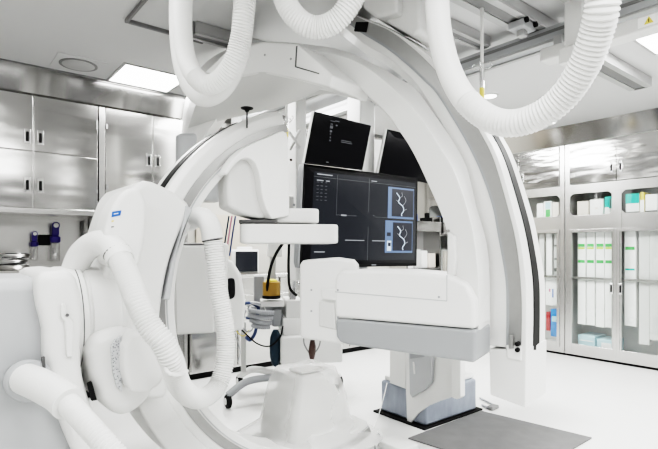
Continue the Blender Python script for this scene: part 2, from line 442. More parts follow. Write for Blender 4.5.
catheter_box(yat(556), .93, 1.543, .05, [(1.28, .02, 'seam'), (1.12, .02, 'seam'), (.98, .04, 'seam')], 'narrow carton with dark marks beside the wide cabinet pillar', m='paperg')
def packet(name, u0, u1, z0, z1, m, label, cat, d=.18, x=XF + .08, group=None, bands=()):
    p = PX(x); a, b_ = p(u0, 260).y, p(u1, 260).y
    o = MB().box2((x, b_, z0), (x + d, a, z1)).build(name, m, bev=.006)
    tag(o, label, cat, group)
    for (f0, f1, g0, g1, c) in bands:
        MB().box2((x - .003, b_ + (a-b_)*(1-f1), z0 + (z1-z0)*g0), (x - .0005, b_ + (a-b_)*(1-f0), z0 + (z1-z0)*g1)).build('print', c, o)
    return o
packet('storage_box', 578, 595, .092, .255, 'aqua', 'pale blue lidded box on the cabinet bottom under the catheter boxes, left one', 'box', .3, group='boxes on the cabinet floor', bands=[(.1, .9, .6, .66, 'paper')])
packet('storage_box', 596.5, 613, .092, .235, 'aqua', 'pale green-white box on the cabinet bottom under the catheter boxes, right one', 'box', .3, group='boxes on the cabinet floor', bands=[(.3, .9, .2, .75, 'paper')])
packet('carton', 545.5, 557, .565, .89, 'paper', 'white printed carton above the blue pack', 'box', .2, bands=[(.3, .45, .5, .62, 'pink'), (.6, .7, .3, .62, 'blue')])
packet('soft_pack', 550.5, 558, .19, .52, 'skyblue', 'bright blue pack behind glass next to the white arc foot', 'pack', .15, bands=[(.2, .8, .55, .75, 'aqua')])
packet('soft_pack', 546, 549.8, .25, .48, 'red', 'small red pack left of the bright blue pack', 'pack', .15)
# boxes in the glazed slot
slot = [(537, 543, 1.80, 'paper', 'white box at the far left of the slot beside the white arc', []),
        (544, 551.5, 1.82, 'paper', 'white box with bright green label in the glazed slot', [(.25, .8, .0, .62, 'green'), (.2, .85, .65, .95, 'aqua')]),
        (552.5, 558.5, 1.80, 'cream', 'cream folder leaning by the wide cabinet pillar', []),
        (577.5, 588, 1.79, 'cream', 'cream box right of the wide cabinet pillar', []),
        (590, 603, 1.80, 'paper', 'white box with faint print in the middle of the glazed slot', [(.4, .6, .55, .62, 'cream')]),
        (605, 608.5, 1.82, 'teallab', 'narrow teal and white box before the door stile', [(0, 1, 0, .55, 'paper')]),
        (609, 612.5, 1.82, 'teallab', 'narrow teal box touching the door stile', [(0, 1, 0, .5, 'paper'), (.3, .5, .1, .9, 'seam')]),
        (626, 639, 1.83, 'paper', 'white box with broad teal top band right of the door stile', [(0, 1, .62, 1, 'teallab'), (0, 1, .25, .30, 'seam')]),
        (640.5, 644, 1.84, 'yellow', 'slim yellow and green book in the glazed slot', [(0, 1, 0, .7, 'paper')]),
        (645.5, 657, 1.81, 'paper', 'white box at the right end of the visible slot', [(0, 1, .28, .33, 'seam')])]
for (u0, u1, z1, m, lab, bands) in slot:
    packet('supply_box', u0 - .3, u1 + .3, 1.566, z1 + .01, m, lab, 'box', .2, group='boxes in the glazed slot', bands=bands, x=XF + .03)
# far corner cabinet contents
farb = [(431.5, 434.5, 1.0, 1.24, 'paper', 'white folder in the far cabinet beside the large display'), (435, 437.8, 1.0, 1.26, 'paperg', 'grey folder in the far cabinet beside the large display'),
        (438.2, 442, 1.0, 1.24, 'paper', 'wide white carton in the far corner cabinet'), (442.5, 446, 1.0, 1.22, 'cream', 'cream carton at the right of the far corner cabinet')]
for (u0, u1, z0, z1, m, lab) in farb:
    packet('folder', u0, u1, .918, z1, m, lab, 'folder', .2, group='folders in the far cabinet')
for (u0, u1, z1, m, lab) in [(431.5, 435, 1.72, 'paper', 'white box in the slot of the far corner cabinet'), (435.8, 437.2, 1.74, 'blue', 'small blue bottle in the slot of the far corner cabinet'),
                             (438.4, 442, 1.72, 'black', 'black device in the slot of the far corner cabinet'), (442.8, 446.5, 1.75, 'paper', 'tall white box in the slot of the far corner cabinet')]:
    packet('supply_box', u0, u1, 1.566, z1, m, lab, 'box', .2, group='items in the far slot')

rk = empty('shelf_rack', (5.38, 4.74, 0), 'open steel shelf rack in the far corner seen beside the large display', 'shelf')
for x in (5.02, 5.73): MB().box2((x, 4.56, 0), (x + .03, 4.885, 1.72)).build('side_panel', 'steelf', rk, bev=.003)
MB().box2((5.05, 4.87, .1), (5.73, 4.885, 1.70)).build('back_panel', 'inside', rk)
for z, h in ((.10, .03), (.955, .03), (1.50, .14)): MB().box2((5.05, 4.56, z), (5.73, 4.87, z + h)).build('shelf_board', 'steelf', rk, bev=.003)
for k, (x, w_, h, m, lab) in enumerate(((5.10, .10, .24, 'paper', 'white box at the left end of the open corner rack'), (5.24, .12, .26, 'paperg', 'grey box second from left on the open corner rack'), (5.40, .10, .24, 'paper', 'white box third from left on the open corner rack'), (5.54, .14, .20, 'cream', 'cream box at the right end of the open corner rack'))):
    tag(MB().box2((x, 4.60, .986), (x + w_, 4.80, .986 + h)).build('storage_box', m, bev=.004), lab, 'box', 'boxes on the corner rack')
tag(MB().lathe((5.36, 4.7, 1.641), [(.03, 0), (.032, .01), (.032, .10), (.014, .12), (.014, .15)], 16).build('spray_bottle', 'blue'), 'blue bottle standing on top of the corner rack', 'bottle')
o = MB().box2((5.52, 4.62, 1.641), (5.64, 4.76, 1.70)).box2((5.55, 4.65, 1.70), (5.61, 4.70, 1.77)).build('label_printer', 'black', bev=.008); tag(o, 'small black device on top of the corner rack', 'device')
tag(MB().box2((5.12, 4.62, 1.641), (5.28, 4.78, 1.72)).build('storage_box', 'paper', bev=.006), 'low white box on top of the corner rack beside the display edge', 'box')

# ------------------------------------------------------------------ ceiling fittings
def panel(x0, x1, y0, y1, label):
    o = empty('ceiling_light', ((x0+x1)/2, (y0+y1)/2, CEIL), label, 'light', 'ceiling light panels')
    f = MB(); t = .02
    f.box2((x0-t, y0-t, CEIL-.008), (x1+t, y0, CEIL-.0005)); f.box2((x0-t, y1, CEIL-.008), (x1+t, y1+t, CEIL-.0005))
    f.box2((x0-t, y0, CEIL-.008), (x0, y1, CEIL-.0005)); f.box2((x1, y0, CEIL-.008), (x1+t, y1, CEIL-.0005))
    f.build('frame', 'alu', o, smooth=False)
    MB().box2((x0, y0, CEIL-.005), (x1, (y0+y1)/2 - .006, CEIL-.0005)).build('diffuser', 'lamp', o, smooth=False)
    MB().box2((x0, (y0+y1)/2 + .006, CEIL-.005), (x1, y1, CEIL-.0005)).build('diffuser', 'lamp', o, smooth=False)
    return o
panel(1.17, 1.66, 3.95, 4.41, 'square ceiling light panel above the left steel cabinets')
panel(3.68, 4.12, .70, 1.31, 'ceiling light panel at the right edge beyond the big hose')
vn = PZ(CEIL)(78.5, 64)
v_ = empty('ceiling_vent', vn, 'round ceiling diffuser vent near the left cabinets', 'vent')
MB().box2((vn.x-.17, vn.y-.17, CEIL-.006), (vn.x+.17, vn.y+.17, CEIL-.0005)).build('cover_plate', 'ceil', v_)
MB().lathe(vn + V((0,0,-.007)), [(.112, 0), (.118, -.003), (.112, -.007), (.05, -.010)], 40).build('disc', 'alu', v_)
MB().lathe(vn + V((0,0,-.006)), [(.135, 0), (.135, -.005), (.126, -.006)], 40).build('ring_gap', 'dkalu', v_)
def downlight(u, v, r, label):
    c = PZ(CEIL)(u, v); o = empty('downlight', c, label, 'light', 'round downlights')
    MB().lathe(c + V((0,0,-.0005)), [(r*1.25, 0), (r*1.25, -.006), (r, -.008)], 28).build('trim_ring', 'white', o)
    MB().lathe(c + V((0,0,-.006)), [(r, 0), (r*.95, -.006)], 28).build('lens', 'lamp2', o)
downlight(490, 95.5, .06, 'small round downlight beside the yellow-tipped ceiling hook')
downlight(549, 122, .07, 'small round downlight near the right wall fascia')

def rail_x(y, x0, x1, z, w_, label, h=.06, name='ceiling_rail'):
    o = empty(name, ((x0+x1)/2, y, z), label, 'rail', 'ceiling rails')
    m = MB().box2((x0, y - w_/2, z + .012), (x1, y + w_/2, z + h)).build('profile', 'alu', o, bev=.003)
    for s_ in (-1, 1):
        MB().box2((x0, y + s_*w_*.36 - w_*.14, z), (x1, y + s_*w_*.36 + w_*.14, z + .011)).build('flange', 'alu', o, bev=.002)
    MB().box2((x0 + .01, y - w_*.2, z + .006), (x1 - .01, y + w_*.2, z + .011)).build('slot', 'dkalu', o, smooth=False)
    for x in (x0, x1): MB().box2((x - .012, y - w_*.3, z), (x + .012, y + w_*.3, z + h)).build('end_stop', 'dkalu', o, bev=.003)
    return o
def rail_y(x, y0, y1, z, w_, label, h=.08):
    o = empty('ceiling_beam', (x, (y0+y1)/2, z), label, 'rail', 'ceiling rails')
    MB().box2((x - w_/2, y0, z + .012), (x + w_/2, y1, z + h)).build('profile', 'lgrey', o, bev=.004)
    for s_ in (-1, 1):
        MB().box2((x + s_*w_*.36 - w_*.12, y0, z), (x + s_*w_*.36 + w_*.12, y1, z + .011)).build('flange', 'alu', o, bev=.002)
    MB().box2((x - w_/2 - .004, y0, z + h*.55), (x - w_/2 - .0005, y1, z + h*.75)).build('groove', 'dkalu', o, smooth=False)
    return o
rail_x(1.60, 1.9, 4.66, 2.60, .17, 'long grey ceiling rail ending in a dark stop behind the big right hose', .075)
rail_x(1.22, 1.7, 2.9, 2.60, .17, 'short grey ceiling rail nearest the camera at the top edge', .075)
rail_x(1.95, 2.1, 2.92, 2.61, .10, 'narrow grey ceiling rail behind the long one', .065)
rail_x(2.98, 1.29, 2.2, 2.60, .11, 'short grey ceiling rail seen through the left hose loop', .079)
rail_y(2.98, .2, 4.2, 2.50, .14, 'long grey ceiling beam crossing behind the big right hose', .095)
rail_y(2.42, 2.6, 4.3, 2.50, .12, 'slim ceiling beam above the two small dark monitors', .09)
# white beam cover with warning plate
wc = empty('beam_cover', (2.9, .7, 2.37), 'white box cover running under the ceiling beam at the right edge, with a warning plate', 'cover')
MB().box2((2.845, -.1, 2.372), (2.955, 1.52, 2.452)).build('cover', 'white', wc, bev=.012)
for y in (.0, 1.4): MB().box2((2.88, y, 2.452), (2.92, y + .05, 2.513)).build('hanger', 'alu', wc)
wp = on(649, 24, V((2.843, 0, 0)), XA)
o = MB().box(V((2.842, wp.y, 2.412)), (.004, .10, .05)).build('warning_plate', 'paper', wc)
MB().prism([(2.839, wp.y-.022, 2.396), (2.839, wp.y+.022, 2.396), (2.839, wp.y, 2.434)], (.0015, 0, 0)).build('triangle', 'yellow', o)
MB().box((2.8385, wp.y, 2.412), (.001, .004, .018)).build('mark', 'black', o)
# dark frame bar at upper left
fa, fb, fc = V((.92, 3.08, 2.61)), V((.96, 2.2, 2.61)), V((1.6, 3.06, 2.61))
o = MB().box2((.935, 2.2, 2.655), (.955, 3.19, 2.68)).box2((.955, 3.17, 2.655), (1.45, 3.19, 2.68)).build('ceiling_frame', 'dkalu', bev=.004)
tag(o, 'dark angled edge frame on the ceiling left of the left hose loop', 'frame')
# white hanger post by the right hose
pz = P(577, 30, 2.70)
o = empty('hanger_post', (pz.x, pz.y, CEIL), 'white square hanger post dropping from the ceiling behind the big right hose', 'post')
pt, pb_ = P(577, 2, 2.70), P(577, 52, 2.70)
MB().box2((pz.x - .045, pz.y - .05, pb_.z), (pz.x + .045, pz.y + .05, CEIL - .001)).build('post', 'white', o, bev=.008)
pz2 = P(570, 56, 2.68)
MB().box((pz2.x, pz2.y, pz2.z), (.08, .09, .09)).build('end_block', 'white', o, bev=.01)
# trolley / clamp on rails
pz = P(522, 20, 2.95)
o = empty('rail_trolley', (pz.x, pz.y, pz.z - .06), 'small grey trolley with clamp running on the long ceiling rail', 'trolley')
MB().box((pz.x, pz.y, 2.575), (.14, .10, .045)).build('trolley_body', 'lgrey', o, bev=.008)
MB().box((pz.x, pz.y, 2.535), (.05, .05, .04)).build('clamp', 'alu', o, bev=.008)
for s_ in (-1, 1): MB().lathe((pz.x + s_*.05, pz.y - .05, 2.585), [(.016, 0), (.016, .015)], 14, -YA).build('wheel', 'black', o)
# infusion hooks hanging from the rails
def infusion_hook(u, v0, v1, Z, label):
    t, b = P(u, v0, Z), P(u, v1, Z); L = t.z - b.z
    o = empty('infusion_hook', (b.x, b.y, b.z), label, 'hook', 'ceiling infusion hooks')
    MB().tube([(b.x, b.y, b.z + L*.42), (b.x, b.y, t.z)], .009, 12).build('rod', 'white', o)
    MB().tube([(b.x, b.y, b.z + L*.18), (b.x, b.y, b.z + L*.44)], .013, 12).build('sleeve', 'chrome', o)
    MB().tube([(b.x, b.y, b.z), (b.x, b.y, b.z + L*.2)], .014, 12).build('grip', 'yellow', o)
    for k in range(4):
        a = k * math.pi / 2 + .4; d = V((math.cos(a), math.sin(a), 0)); c = V((b.x, b.y, b.z + L*.40))
        MB().tube(cr([c, c + d*.03 + V((0,0,-.008)), c + d*.05 + V((0,0,.004)), c + d*.052 + V((0,0,.02)), c + d*.04 + V((0,0,.026))], 14), .003, 8).build('prong', 'chrome', o)
infusion_hook(482, 8, 108, 2.75, 'white ceiling infusion hook with yellow grip left of the small downlight')
infusion_hook(286.5, 96, 137, 3.35, 'white ceiling infusion hook with yellow grip left of the upper dark monitor')

# ------------------------------------------------------------------ FRONTAL C-ARM on floor stand
YC = 2.2
g = empty('floor_c_arm', (.35, 2.25, 0), 'white floor-mounted X-ray C-arm with grey column, blue badge and flat detector', 'x-ray machine')
# column and casing
MB().prism(poly([(-95, 600), (-95, 285), (-60, 279), (46, 277), (62, 300), (70, 360), (100, 600)], PY(2.0)), (0, .42, 0)).build('stand_column', 'lgrey', g, bev=.05, seg=5)
pc = PY(1.93)
lf = trace([(36, 272), (37, 300), (44, 330), (45, 360), (54, 400), (68, 440), (95, 500), (130, 600)], 30, pc)
rg = trace([(72, 269), (80, 285), (85, 318), (82, 347), (84.5, 380), (98, 419), (116, 441), (155, 495), (200, 600)], 30, pc)
wv = V((0, .50, 0))
MB().strips([lf, rg, [p + wv for p in rg], [p + wv for p in lf]]).build('stand_casing', 'white2', g, bev=.035, seg=5, ang=50)
pd = PY(1.915)
hb = MB().prism(poly([(61, 304), (65, 302), (67, 312), (74, 322), (73, 357), (67, 358), (65, 322), (61, 318)], pd), (0, .03, 0)).build('cover_strip', 'white2', g, bev=.006)
sc_ = pd(67, 315); MB().lathe(sc_, [(.006, 0), (.006, .004)], 12, -YA).build('screw', 'chrome', hb)
MB().prism(poly([(42, 358), (45, 357), (46, 374), (43, 374)], pd.off(V((0,-.002,0)))), (0, .02, 0)).build('notch', 'seam', g)
# pivot drum (axis along x)
MB().lathe((.36, 2.22, .955), [(.215, 0), (.225, .02), (.225, .10), (.212, .11), (.212, .115), (.222, .12), (.222, .22), (.20, .24)], 48, XA).build('pivot_drum', 'white2', g)
MB().lathe((.44, 2.22, .955), [(.2255, 0), (.2255, .004)], 48, XA).build('drum_seam', 'seam', g)
# C arc (true circle, section with visible outer rim)
CC = V((1.73, 0, 1.0))
def circ(R, y, a0, a1, n=72): return [V((CC.x + R*math.cos(math.radians(a0 + (a1-a0)*i/(n-1))), y, CC.z + R*math.sin(math.radians(a0 + (a1-a0)*i/(n-1))))) for i in range(n)]
A0, A1 = 106, 293
WC = .24
MB().strips([circ(.865, YC, A0, A1), circ(1.005, YC, A0, A1), circ(1.03, YC + .03, A0, A1), circ(1.03, YC + WC, A0, A1), circ(.865, YC + WC, A0, A1)]).build('c_arc', 'white', g, bev=.006, ang=20)
ca = MB().strips([circ(.910, YC - .004, A0 - .5, A1), circ(.952, YC - .004, A0 - .5, A1), circ(.952, YC + .004, A0 - .5, A1), circ(.910, YC + .004, A0 - .5, A1)]).build('guide_rail', 'rail', g)
MB().strips([circ(.898, YC - .003, A0, A1), circ(.903, YC - .003, A0, A1), circ(.903, YC + .004, A0, A1), circ(.898, YC + .004, A0, A1)]).build('rail_groove', 'lgrey', g)
MB().strips([circ(1.031, YC + .08, A0 + 13, 200), circ(1.034, YC + .08, A0 + 13, 200), circ(1.034, YC + .16, A0 + 13, 200), circ(1.031, YC + .16, A0 + 13, 200)]).build('drive_belt', 'black', g)
# carrier sleeve and front cover
pk = PY(2.08)
car = [(128, 196), (136, 184), (147, 180), (162, 185), (180, 195), (192, 207), (190, 214), (180, 235), (170, 264), (163, 300), (160, 335), (163, 372), (170, 395), (150, 400), (128, 392), (108, 372), (100, 340), (100, 300), (108, 262), (118, 225)]
MB().prism(rpoly(car, pk, 64), (0, .5, 0)).build('carrier', 'white', g, bev=.03, seg=4, ang=50)
fct = MB().prism(poly([(186, 205), (193, 209), (184, 232), (176, 262), (170, 300), (164, 300), (172, 262), (181, 234)], PY(2.075)), (0, .12, 0)).build('side_facet', 'lgrey', g, bev=.006)
pv = PY(1.98)
cov = [(109, 214), (114, 204), (122, 193), (131, 188), (140, 190), (146, 200), (147, 218), (144, 245), (137, 268), (122, 268), (108, 262), (104, 240)]
cv = MB().prism(rpoly(cov, pv, 56), (0, .16, 0)).build('front_cover', 'white2', g, bev=.022, seg=5, ang=50)
pl_ = PY(1.978)
lg = MB().prism(poly([(112.3, 211.6), (121.5, 210.2), (120.5, 215.4), (111.5, 217.2)], pl_), (0, .003, 0)).build('badge', 'blue', cv)
MB().prism(poly([(114, 213.6), (118.5, 212.8), (118.2, 213.6), (113.8, 214.4)], PY(1.977)), (0, .002, 0)).build('badge_lettering', 'paper', cv)
MB().prism(poly([(111.8, 220.5), (114, 220.2), (113.8, 221.6), (111.6, 221.9)], pl_), (0, .003, 0)).build('print', 'yellow', cv)
MB().prism(poly([(111.5, 226.4), (114, 226.1), (113.8, 227.3), (111.3, 227.6)], pl_), (0, .003, 0)).build('print', 'seam', cv)
MB().strips([circ(.99, YC - .012, 196, 250, 40), circ(1.12, YC - .012, 196, 250, 40), circ(1.12, YC + .3, 196, 250, 40), circ(.99, YC + .3, 196, 250, 40)]).build('carrier_skirt', 'white', g, bev=.012, seg=3)
# motor pod
pod = [(86, 352), (93, 338), (108, 330), (128, 328), (146, 338), (156, 362), (157, 386), (146, 405), (126, 417), (108, 410), (94, 390)]
pdm = MB().prism(rpoly(pod, PY(1.95), 56), (0, .3, 0)).build('motor_pod', 'white', g, bev=.05, seg=6, ang=50)
pla = [(125, 346), (133, 334), (146, 331), (157, 337), (165, 355), (166, 374), (158, 387), (141, 393), (130, 389), (125, 370)]
MB().prism(rpoly(pla, PY(1.87), 48), (0, .10, 0)).build('pod_cover', 'white2', pdm, bev=.018, seg=4, ang=50)
ventm = bpy.data.materials.new('speckled_vent'); ventm.use_nodes = True
nt = ventm.node_tree; b = nt.nodes['Principled BSDF']; vo = nt.nodes.new('ShaderNodeTexVoronoi'); vo.inputs['Scale'].default_value = 130
rp = nt.nodes.new('ShaderNodeValToRGB'); rp.color_ramp.elements[0].color = (.12, .13, .15, 1); rp.color_ramp.elements[1].color = (.58, .59, .60, 1); rp.color_ramp.elements[0].position = .15; rp.color_ramp.elements[1].position = .45
tcn = nt.nodes.new('ShaderNodeTexCoord'); nt.links.new(tcn.outputs['Object'], vo.inputs['Vector']); nt.links.new(vo.outputs['Distance'], rp.inputs[0]); nt.links.new(rp.outputs[0], b.inputs['Base Color'])
MB().prism(poly([(111.5, 348), (114.5, 341), (121.5, 336), (121, 362), (122, 392), (117, 387), (113, 372)], PY(1.935)), (0, .02, 0)).build('vent', ventm, pdm)
MB().prism(poly([(88, 384), (92, 382), (97, 400), (92, 401)], PY(1.94)), (0, .02, 0)).build('rubber_pad', 'black', g)
# detector arm
pa = PY(2.17)
arm = [(227, 169), (234, 158), (247, 147), (266, 138), (284, 132), (288, 137), (289, 214), (262, 219), (244, 214), (229, 207)]
MB().prism(poly(arm, pa), (0, .12, 0)).build('detector_arm', 'offwhite', g, bev=.02, seg=4)
rimo = [(225, 171), (233, 158), (246, 147), (266, 138), (285, 131), (289, 137), (289.5, 214), (266, 221)]
rimi = [(227, 172), (236, 161), (247, 157), (256, 164), (260, 178), (262, 195), (265, 209), (270, 221.5)]
# curved raised shell: outer edge from arc to plate, inner edge along the hollow
shell_o = trace([(225, 173), (234, 158), (248, 146), (268, 137), (286, 132), (289, 160), (289.5, 190), (289.5, 216)], 40, PY(2.12))
shell_i = trace([(227, 175), (237, 162.5), (247, 158), (255, 163), (260, 177), (262, 194), (266, 208), (272, 219)], 40, PY(2.12))
wv = V((0, .09, 0))
MB().strips([shell_o, shell_i, [p + wv for p in shell_i], [p + wv for p in shell_o]]).build('arm_shell', 'white2', g, bev=.012, seg=3, ang=50)
e1, e2 = direc(82), direc(-8)
dc = P(290, 234, 2.72)
def rbox(c, a1, a2, lx, ly, lz, r, n=8):
    pts = []
    for (sx, sy, a0) in ((1, 1, 0), (-1, 1, 90), (-1, -1, 180), (1, -1, 270)):
        for k in range(n + 1):
            a = math.radians(a0 + 90 * k / n)
            pts.append(c + a1 * (sx*(lx/2 - r) + r*math.cos(a)) + a2 * (sy*(ly/2 - r) + r*math.sin(a)) - UP * (lz/2))
    return MB().prism(pts, (0, 0, lz))
px_ = 2.5 / F
fd = P(290, 233.6, 2.5)
rbox(fd + e2 * .22, e1, e2, 100 * px_, .44, 19.5 * px_, .05).build('flat_detector', 'white2', g, bev=.012, seg=3)
fd2 = P(288, 215.2, 2.55)
rbox(fd2 + e2 * .19, e1, e2, 66 * px_, .36, 15 * px_, .05).build('detector_mount', 'white2', g, bev=.012, seg=3)
fd3 = P(258, 221.2, 2.5); rbox(fd3 + e2 * .1, e1, e2, 38 * px_, .2, 3 * px_, .02).build('mount_gap', 'seam', g)
# X-ray tube at the lower end
tc_ = V((1.81, 2.48, -.085))
MB().add([tc_ + V((sx*a, sy*b_, z)) for (a, b_, z) in ((.23, .19, .19), (.215, .18, .34), (.11, .10, .575)) for (sx, sy) in ((-1,-1),(1,-1),(1,1),(-1,1))],
         [(3,2,1,0)] + [(i*4+k, i*4+(k+1)%4, i*4+4+(k+1)%4, i*4+4+k) for i in range(2) for k in range(4)] + [(8,9,10,11)]).build('tube_housing', 'white2', g, bev=.035, seg=4, ang=10)
MB().box(tc_ + V((0, 0, .589)), (.16, .14, .012)).build('collimator_window', 'offwhite', g, bev=.004)

MB().box(tc_ + V((0.02, -.02, .165)), (.58, .46, .06)).build('tube_base', 'white', g, bev=.028, seg=4)
# plastic bag draped over the tube end
bag = MB(); nU, nV = 56, 22; vs, fs = [], []
for j in range(nV):
    t = j / (nV - 1)
    for i in range(nU):
        a = 2 * math.pi * i / nU
        z = .605 - .44 * t ** 1.15
        hx, hy = .15 + .135 * t ** .9, .138 + .115 * t ** .9
        if t > .75: hx += (t - .75) * .75; hy += (t - .75) * .5
        ex = 2 / (7 - 4 * t)
        cx_, sx_ = math.cos(a), math.sin(a)
        p = tc_ + V((hx * math.copysign(abs(cx_) ** ex, cx_), hy * math.copysign(abs(sx_) ** ex, sx_), z))
        d = noise.noise(p * 8) * .014 * (0.3 + t) + noise.noise(p * 20) * .005
        vs.append(p + V((cx_ * d, sx_ * d, d * .5)))
for j in range(nV - 1):
    for i in range(nU): fs.append((j*nU+i, j*nU+(i+1)%nU, (j+1)*nU+(i+1)%nU, (j+1)*nU+i))
fs.append(tuple(range(nU)))
tag(bag.add(vs, fs).build('plastic_cover', 'bag'), 'crumpled clear plastic bag draped over the X-ray tube at the bottom of the C-arm', 'cover')

# ------------------------------------------------------------------ CEILING (lateral) ARC
D50 = direc(-50); WB = FW * .766 + RT * .643; WB.normalize()
PI_ = Plane(P(490, 249, 2.05), WB)
PO = PI_.off(WB * .22); PE = PO.off(WB * .30)
la = empty('ceiling_c_arm', tuple(P(400, 249, 2.6).xy) + (.5,), 'huge white ceiling-hung X-ray arc with black belt and horizontal tube box', 'x-ray machine')
N = 80
ii = [(196, 196), (203, 166), (213, 140), (222, 126), (234, 114), (267, 107), (300, 92), (333, 76), (357, 89), (370, 100), (385, 113), (395, 125), (407, 142), (417, 160), (425, 177), (438, 206), (447, 231), (448, 250), (447, 275), (446, 330)]
cs = [(184, 196), (183, 160), (185, 128), (192, 95), (212, 66), (245, 49), (285, 46), (330, 53), (360, 63), (385, 81), (407, 101), (424, 123), (440, 147), (454, 171), (466, 204), (474, 237), (478, 273), (479, 300), (479, 330)]
io = [(182, 196), (181, 160), (182, 124), (188, 92), (206, 62), (240, 45), (280, 42), (327, 47), (350, 53), (370, 62), (386, 70), (400, 79), (415, 88), (435, 115), (451, 138), (466.5, 166.5), (477, 208), (486.5, 242), (490, 280), (490, 330)]
PC2 = PI_.off(WB * .20)
iif = [(188, 196), (195, 166), (205, 137), (215, 121), (229, 107), (264, 99), (300, 85), (333, 71), (357, 85), (370, 97.5), (385, 111.5), (395, 124)] + ii[11:]
l_ib = trace(ii, N, PI_.off(WB * .2))
l_i, l_c, l_o = trace(iif, N, PI_), trace(cs, N, PI_), trace(io, N, PC2)
wb = WB * .20
MB().strips([l_i, l_c, l_o, l_ib]).build('inner_arc', 'white', la, bev=.004, ang=30)
# outer arc
lo = [(340, 34), (366, 54), (385, 64.5), (403, 78.5), (414, 91), (430, 118), (445, 142), (459, 169), (470, 208), (480, 242), (484, 280), (485, 345)]
rli = [(350, 22), (364, 32), (388, 46.5), (408.5, 63), (425, 78.5), (439, 93), (464, 133), (481, 166.5), (494, 203), (500, 233), (507.6, 276.6), (509, 310), (508.5, 350)]
rlo = [(352, 14), (366.5, 21), (390, 31), (412, 47.5), (432, 66.5), (447, 84), (466, 108), (481, 134), (494, 161), (508.5, 211), (516, 244), (520, 278), (521.5, 310), (521, 350)]
se = [(340, 9), (359, 16.5), (386, 27.5), (411, 42), (432, 59), (449, 80), (468, 106), (486, 134), (499, 161), (513.5, 211), (521, 244), (525.5, 278), (526.5, 310), (526, 350)]
ee = [(345, 10), (359, 15.5), (386, 26.5), (411, 39.5), (432, 54), (461, 84), (486, 109), (503, 137), (516, 163), (531.5, 211), (538, 239), (544.5, 278), (545.5, 310), (545, 350)]
L1, L4, L5 = trace(lo, N, PO), trace(se, N, PO), trace(ee, N, PE)
R1, R2 = trace(rli, N, PO.off(-WB * .004)), trace(rlo, N, PO.off(-WB * .004))
L1f = [PO(u_, v_) for (u_, v_) in [(p.x, p.y) for p in cr([(345, 28), (366, 45), (387, 57), (405, 72), (418, 86), (433, 109), (450, 138), (463, 167), (472, 208), (481, 242), (485, 280), (486, 345)], N)]]
L1b = trace(lo, N, PO.off(WB * .14))
MB().strips([L1f, L4, L5, L1b]).build('outer_arc', 'white', la, bev=.004, ang=40)
MB().strips([R1, R2, [p + WB * .012 for p in R2], [p + WB * .012 for p in R1]]).build('guide_rail', 'rail', la)
gr = [p - (R2[i] - p).normalized() * .012 for i, p in enumerate(R1)]
MB().strips([gr, R1, [p + WB * .01 for p in R1], [p + WB * .01 for p in gr]]).build('rail_groove', 'grey', la)
outd = [(L4[i] - L1[i]).normalized() for i in range(N)]
S1 = [L4[i].lerp(L5[i], .34) + outd[i] * .004 for i in range(N)]; S2 = [L4[i].lerp(L5[i], .64) + outd[i] * .004 for i in range(N)]
a_, b_ = int(N * .42), N
MB().strips([S1[a_:b_], S2[a_:b_], [S2[i] - outd[i] * .008 for i in range(a_, b_)], [S1[i] - outd[i] * .008 for i in range(a_, b_)]]).build('drive_belt', 'black', la)
eb = MB().prism(poly([(356, 22), (368, 22), (366, 32), (354, 31)], PO.off(-WB * .008)), WB * .02).build('rail_end', 'black', la)
# foot block
ft = MB().prism(poly([(489, 349), (526, 349), (525.3, 408), (490, 395)], PO.off(-WB * .001)), WB * .30).build('foot_block', 'white', la, bev=.006, seg=3)
MB().prism(poly([(506, 345), (521, 346), (521, 361), (507, 358)], PO.off(-WB * .012)), WB * .02).build('end_cap', 'white2', la, bev=.004)
MB().prism(poly([(508.5, 335), (513, 335), (513, 349), (508.5, 349)], PO.off(-WB * .02)), WB * .02).build('latch', 'rail', la, bev=.004)
for vv in (343.5, 349.5):
    c = PO.off(-WB * .006)(518.5, vv); MB().lathe(c, [(.010, 0), (.010, .02), (.006, .024)], 16, -WB).build('bumper', 'black', la)
# top housing over the arcs
PH = PI_.off(-WB * .22)
front = [(204, 72), (225, 52), (262, 41.5), (297, 43.5), (300, 47), (333, 75.5), (330, 88), (298, 80), (262, 73), (225, 80)]
MB().prism(poly(front, PH), WB * .3).build('top_housing', 'white2', la, bev=.012, seg=3)
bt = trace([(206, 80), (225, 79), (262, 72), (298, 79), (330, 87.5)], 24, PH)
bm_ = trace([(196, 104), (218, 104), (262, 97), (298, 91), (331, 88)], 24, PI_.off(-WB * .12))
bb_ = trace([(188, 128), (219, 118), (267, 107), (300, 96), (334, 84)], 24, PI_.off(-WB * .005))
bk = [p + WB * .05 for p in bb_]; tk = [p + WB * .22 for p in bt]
MB().strips([bt, bm_, bb_, bk, tk]).build('housing_belly', 'offwhite', la, bev=0)  # same plastic as the housing; darker tone paints the underside shade
sm = MB().prism(poly([(296, 46), (297.2, 46), (296, 67), (294.8, 67)], PH.off(-WB * .002)), WB * .003).build('panel_seam', 'seam', la)
MB().prism(poly([(295, 66), (319, 73), (319, 74.2), (295, 67.2)], PH.off(-WB * .002)), WB * .003).build('panel_seam', 'seam', la)
for (u, v) in ((291, 59), (265, 55)):
    MB().lathe(PH(u, v), [(.006, 0), (.006, .003)], 12, -WB).build('screw', 'rail', la)
# knob with stem under the belly
pd_ = P(247, 108, 2.48); pe_ = P(246, 128, 2.48)
MB().lathe(pd_, [(.030, -.004), (.032, 0), (.012, -.012), (.008, -.02)], 20).tube([pd_, V((pd_.x, pd_.y, pe_.z))], .004, 8).build('stem_knob', 'black', la)
